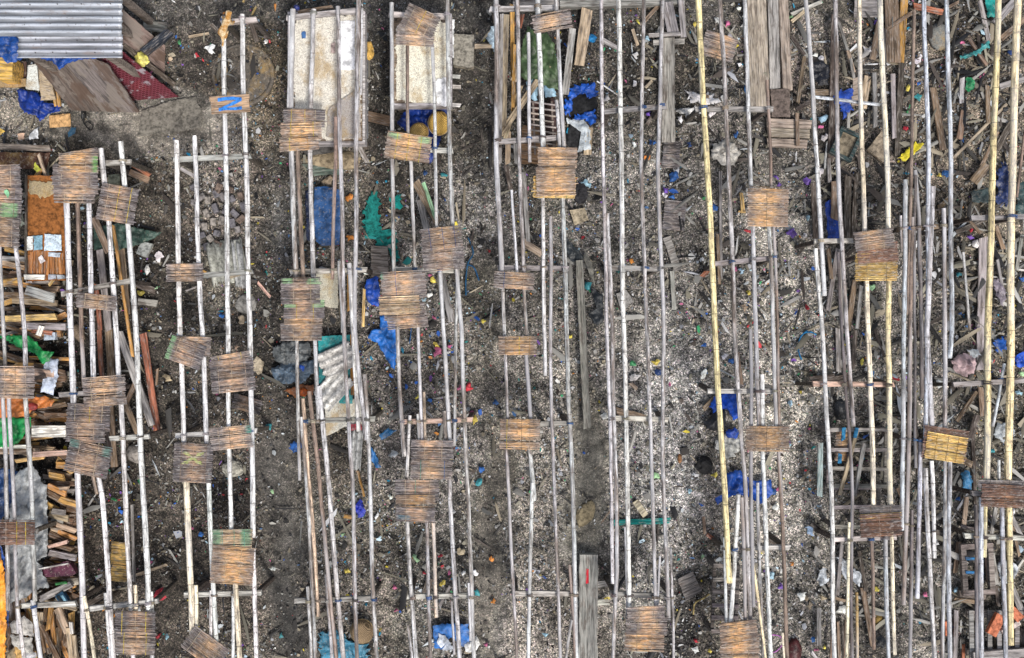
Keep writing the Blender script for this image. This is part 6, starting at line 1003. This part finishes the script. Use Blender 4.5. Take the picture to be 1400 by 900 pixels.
sheet([(938, 126), (956, 130), (972, 128), (982, 138), (966, 144), (948, 140)], .1, (.66, .64, .63), 'upper heap of white wrappers left of the grey pole', 'wrapper_heap', 'wrapper', amp=.06, jag=.04); sheet([(924, 150), (946, 146), (962, 154), (950, 160), (930, 158)], .1, (.62, .60, .58), 'lower heap of white wrappers beside the long grey board', 'wrapper_heap', 'wrapper', amp=.06, jag=.04); sheet([(1000, 594), (1012, 600), (1008, 622), (990, 624), (976, 606), (986, 596)], .08, (.46, .46, .43), 'pale film crumpled below the black tarpaulin half', 'plastic_film', 'film', amp=.06, jag=.04); sheet([(636, 882), (652, 866), (656, 880), (648, 892), (638, 890)], .1, (.66, .64, .63), 'white foam packet right of the blue-white tarpaulin', 'wrapper', 'wrapper', amp=.06); lump(1022, 120, 5, 10, .07, (.02, .22, .60), 'bright blue bag beside the walkway planks', 'plastic_bag', 'bag', 'tarp'); lump(809, 53, 6, 5, .05, (.02, .25, .60), 'small bright blue bag between the tan plank and long pole', 'plastic_bag', 'bag', 'tarp')
# ------------------------------------------------------------------ coloured scraps one can pick out
CN = {'red': (.42, .03, .045), 'pink': (.58, .15, .29), 'yellow': (.66, .54, .10), 'blue': (.03, .12, .36), 'teal': (.04, .24, .27), 'green': (.06, .28, .11), 'white': (.74, .73, .71), 'orange': (.62, .24, .05), 'violet': (.16, .08, .36), 'pale blue': (.34, .52, .62), 'black': (.02, .021, .024), 'tan': (.42, .33, .22), 'pale green': (.36, .58, .32), 'navy': (.02, .05, .16)}
S = [(270, 76, 7, 'red'), (241, 50, 6, 'blue'), (246, 58, 5, 'green'), (288, 68, 14, 'white'), (232, 80, 8, 'tan'), (364, 44, 5, 'blue'), (364, 57, 6, 'white'), (217, 352, 13, 'white'), (203, 370, 15, 'white'), (193, 400, 10, 'yellow'), (214, 394, 6, 'pale green'), (230, 517, 15, 'tan'), (275, 731, 9, 'blue'), (206, 769, 6, 'pink'), (156, 683, 6, 'green'), (217, 869, 9, 'red'), (229, 870, 7, 'pale blue'), (93, 740, 10, 'pale green'), (84, 737, 8, 'teal'), (190, 833, 9, 'white'), (303, 432, 6, 'blue'), (218, 812, 16, 'red'), (323, 474, 7, 'tan'), (330, 438, 10, 'tan'),
     (381, 485, 6, 'white'), (500, 372, 8, 'white'), (478, 325, 9, 'orange'), (478, 270, 12, 'orange'), (448, 247, 12, 'tan'), (582, 236, 6, 'blue'), (606, 240, 9, 'teal'), (609, 274, 6, 'blue'), (593, 383, 9, 'yellow'), (588, 376, 6, 'pink'), (586, 404, 9, 'white'), (594, 434, 6, 'pink'), (661, 439, 7, 'yellow'), (615, 474, 8, 'pink'), (596, 471, 7, 'yellow'), (613, 482, 7, 'white'), (599, 480, 14, 'pink'), (571, 543, 6, 'yellow'), (587, 548, 7, 'blue'), (630, 530, 10, 'pink'), (641, 531, 13, 'red'), (648, 573, 12, 'yellow'), (655, 660, 12, 'teal'), (658, 642, 9, 'blue'), (678, 550, 7, 'blue'), (366, 584, 15, 'teal'), (381, 575, 6, 'white'), (372, 672, 6, 'pale green'), (406, 612, 20, 'blue'), (634, 648, 7, 'white'), (538, 621, 12, 'white'), (672, 764, 8, 'orange'), (674, 822, 8, 'orange'), (605, 797, 11, 'yellow'), (568, 763, 9, 'pale green'), (580, 783, 7, 'red'), (633, 784, 7, 'white'), (540, 803, 8, 'pink'), (541, 834, 7, 'pink'), (664, 881, 7, 'pink'), (476, 779, 9, 'yellow'), (374, 778, 8, 'white'), (384, 867, 8, 'teal'), (468, 730, 6, 'pale green'), (520, 860, 5, 'yellow'), (652, 810, 12, 'teal'), (630, 754, 10, 'tan'), (602, 760, 6, 'red'), (649, 783, 10, 'white'), (516, 705, 8, 'white'), (534, 679, 8, 'white'), (618, 700, 9, 'white'),
     (885, 53, 8, 'pale blue'), (868, 115, 8, 'white'), (870, 76, 9, 'white'), (830, 135, 9, 'white'), (867, 198, 7, 'white'), (892, 196, 10, 'blue'), (885, 216, 8, 'orange'), (943, 199, 8, 'navy'), (920, 241, 17, 'blue'), (920, 270, 9, 'blue'), (910, 260, 8, 'violet'), (909, 268, 7, 'white'), (962, 271, 6, 'green'), (977, 284, 9, 'blue'), (946, 292, 5, 'green'), (801, 250, 14, 'pale blue'), (863, 358, 7, 'orange'), (861, 366, 5, 'pale green'), (803, 391, 12, 'teal'), (1023, 400, 7, 'yellow'), (1014, 370, 8, 'pale blue'), (1006, 369, 7, 'pink'), (1018, 420, 9, 'tan'), (780, 460, 6, 'yellow'), (865, 497, 10, 'green'), (868, 516, 14, 'white'), (897, 495, 13, 'yellow'), (900, 508, 11, 'navy'), (916, 526, 6, 'pink'), (897, 651, 10, 'pale green'), (980, 454, 6, 'red'), (1000, 494, 9, 'blue'), (991, 488, 9, 'white'), (963, 472, 7, 'blue'), (962, 510, 14, 'white'), (827, 568, 9, 'white'), (960, 762, 6, 'pale green'), (951, 875, 6, 'red'), (971, 890, 6, 'yellow'), (951, 888, 13, 'white'), (829, 819, 9, 'yellow'), (792, 812, 6, 'yellow'), (738, 789, 8, 'white'), (757, 837, 5, 'tan'), (746, 868, 9, 'pale blue'), (880, 718, 6, 'white'), (950, 650, 8, 'white'), (977, 650, 8, 'yellow'), (943, 672, 6, 'pale blue'), (994, 33, 10, 'pink'), (980, 28, 8, 'white'), (951, 33, 6, 'yellow'), (999, 50, 8, 'white'), (1010, 88, 9, 'white'), (1006, 184, 10, 'blue'), (990, 135, 12, 'white'), (973, 155, 12, 'white'), (1010, 12, 7, 'white'), (918, 30, 7, 'green'), (872, 30, 6, 'yellow'), (930, 163, 10, 'white'), (887, 155, 6, 'violet'),
     (1080, 24, 6, 'pale green'), (1115, 74, 8, 'white'), (1124, 80, 9, 'white'), (1125, 163, 13, 'pale blue'), (1109, 165, 9, 'teal'), (1123, 173, 8, 'pink'), (1127, 188, 10, 'white'), (1197, 30, 7, 'violet'), (1186, 70, 12, 'white'), (1254, 85, 10, 'white'), (1258, 80, 9, 'white'), (1255, 133, 11, 'teal'), (1256, 115, 8, 'blue'), (1241, 121, 8, 'yellow'), (1238, 176, 8, 'red'), (1250, 168, 8, 'blue'), (1240, 153, 6, 'green'), (1314, 58, 8, 'pink'), (1315, 192, 7, 'blue'), (1316, 170, 6, 'pale blue'), (1383, 72, 9, 'navy'), (1372, 150, 12, 'black'), (1120, 236, 12, 'white'), (1104, 250, 14, 'violet'), (1061, 242, 8, 'violet'), (1065, 254, 7, 'violet'), (1082, 318, 14, 'violet'), (1100, 322, 7, 'white'), (1105, 298, 7, 'pale blue'), (1103, 420, 9, 'red'), (1137, 358, 7, 'pale blue'), (1192, 392, 8, 'pale green'), (1292, 238, 11, 'blue'), (1284, 240, 6, 'yellow'), (1326, 324, 11, 'violet'), (1334, 334, 10, 'white'), (1327, 315, 6, 'red'), (1310, 375, 9, 'teal'), (1312, 428, 7, 'blue'), (1396, 382, 9, 'blue'), (1178, 495, 8, 'yellow'), (1184, 505, 8, 'white'), (1080, 552, 9, 'pale blue'), (1079, 608, 7, 'pale blue'), (1300, 630, 7, 'blue'), (1309, 682, 7, 'blue'), (1285, 525, 13, 'white'), (1356, 616, 8, 'teal'), (1392, 537, 8, 'pale blue'), (1396, 510, 9, 'pale green'), (1055, 672, 10, 'blue'), (1095, 815, 13, 'white'), (1107, 828, 9, 'tan'), (1102, 818, 7, 'tan'), (1112, 874, 10, 'blue'), (1126, 885, 7, 'yellow'), (1115, 888, 7, 'pink'), (1199, 806, 7, 'yellow'), (1265, 812, 7, 'pink'), (1306, 806, 8, 'pale blue'), (1305, 858, 6, 'blue'), (1083, 770, 6, 'orange'), (1055, 786, 12, 'pale blue'), (1124, 817, 10, 'tan'), (1068, 802, 9, 'violet'), (1150, 835, 16, 'white'), (1060, 695, 10, 'white'), (1384, 700, 9, 'white'), (1280, 742, 8, 'white')]
for i, (u, v, s, cn) in enumerate(S):
    kind = ['wrapper', 'plastic scrap', 'crumpled bag', 'torn packet'][(i * 7 + int(u)) % 4]; n = 9; r0 = s / 2 * 1.05; asp = rnd(.65, 1.1); th = rnd(0, 3.1)
    pts = []
    for j in range(n):
        a = j * 2 * math.pi / n; q = r0 * rnd(.5, 1.25); x, y = math.cos(a) * q, math.sin(a) * q * asp; pts.append((u + x * math.cos(th) - y * math.sin(th), v + x * math.sin(th) + y * math.cos(th)))
    sz = 'tiny' if s < 7 else 'small' if s < 10 else 'hand-sized'
    sheet(pts, .055, jit(CN[cn], .15), auto(f'{sz} {cn} {kind}', u, v), kind.replace(' ', '_'), 'scrap', amp=.05, zc=.02, group='coloured scraps on the mud', alpha=.2, freq=14)
# ------------------------------------------------------------------ cord lashings where poles cross their beams
def cross(p, q, a, b):
    r = q - p; s = b - a; den = r.x * s.y - r.y * s.x
    if abs(den) < 1e-9: return None
    t = ((a.x - p.x) * s.y - (a.y - p.y) * s.x) / den; k = ((a.x - p.x) * r.y - (a.y - p.y) * r.x) / den
    return p + r * t if 0 < t < 1 and -.02 < k < 1.02 else None
for o, pts, rad in POLES:
    inv = o.matrix_world.inverted()
    for a, b in BEAMS:
        for p, q in zip(pts, pts[1:]):
            x = cross(p, q, a, b)
            if x is None or random.random() < .35: continue
            y0 = (inv @ x); mb = MB(); n = 10; c = random.choice([(.20, .16, .12), (.12, .10, .09), (.32, .27, .2), (.05, .10, .22), (.30, .28, .27)])
            for k in range(random.choice((2, 3))):
                yy = y0.y - .014 + k * .013 + rnd(-.003, .003); rr = rad * 1.12 + .012; tl = rnd(-.01, .01)
                rows = [mb.add([(y0.x * .6 + math.cos(i * 6.2832 / n) * rr * m, yy + dy + tl * math.cos(i * 6.2832 / n), math.sin(i * 6.2832 / n) * rr * m) for i in range(n)], []) for dy, m in ((-.005, .95), (0, 1.02), (.005, .95))]
                for g0, g1 in zip(rows, rows[1:]): mb.f += [(g0 + i, g0 + (i + 1) % n, g1 + (i + 1) % n, g1 + i) for i in range(n)]
            mb.build('lashing', 'plain', o, jit(c, .2)); break
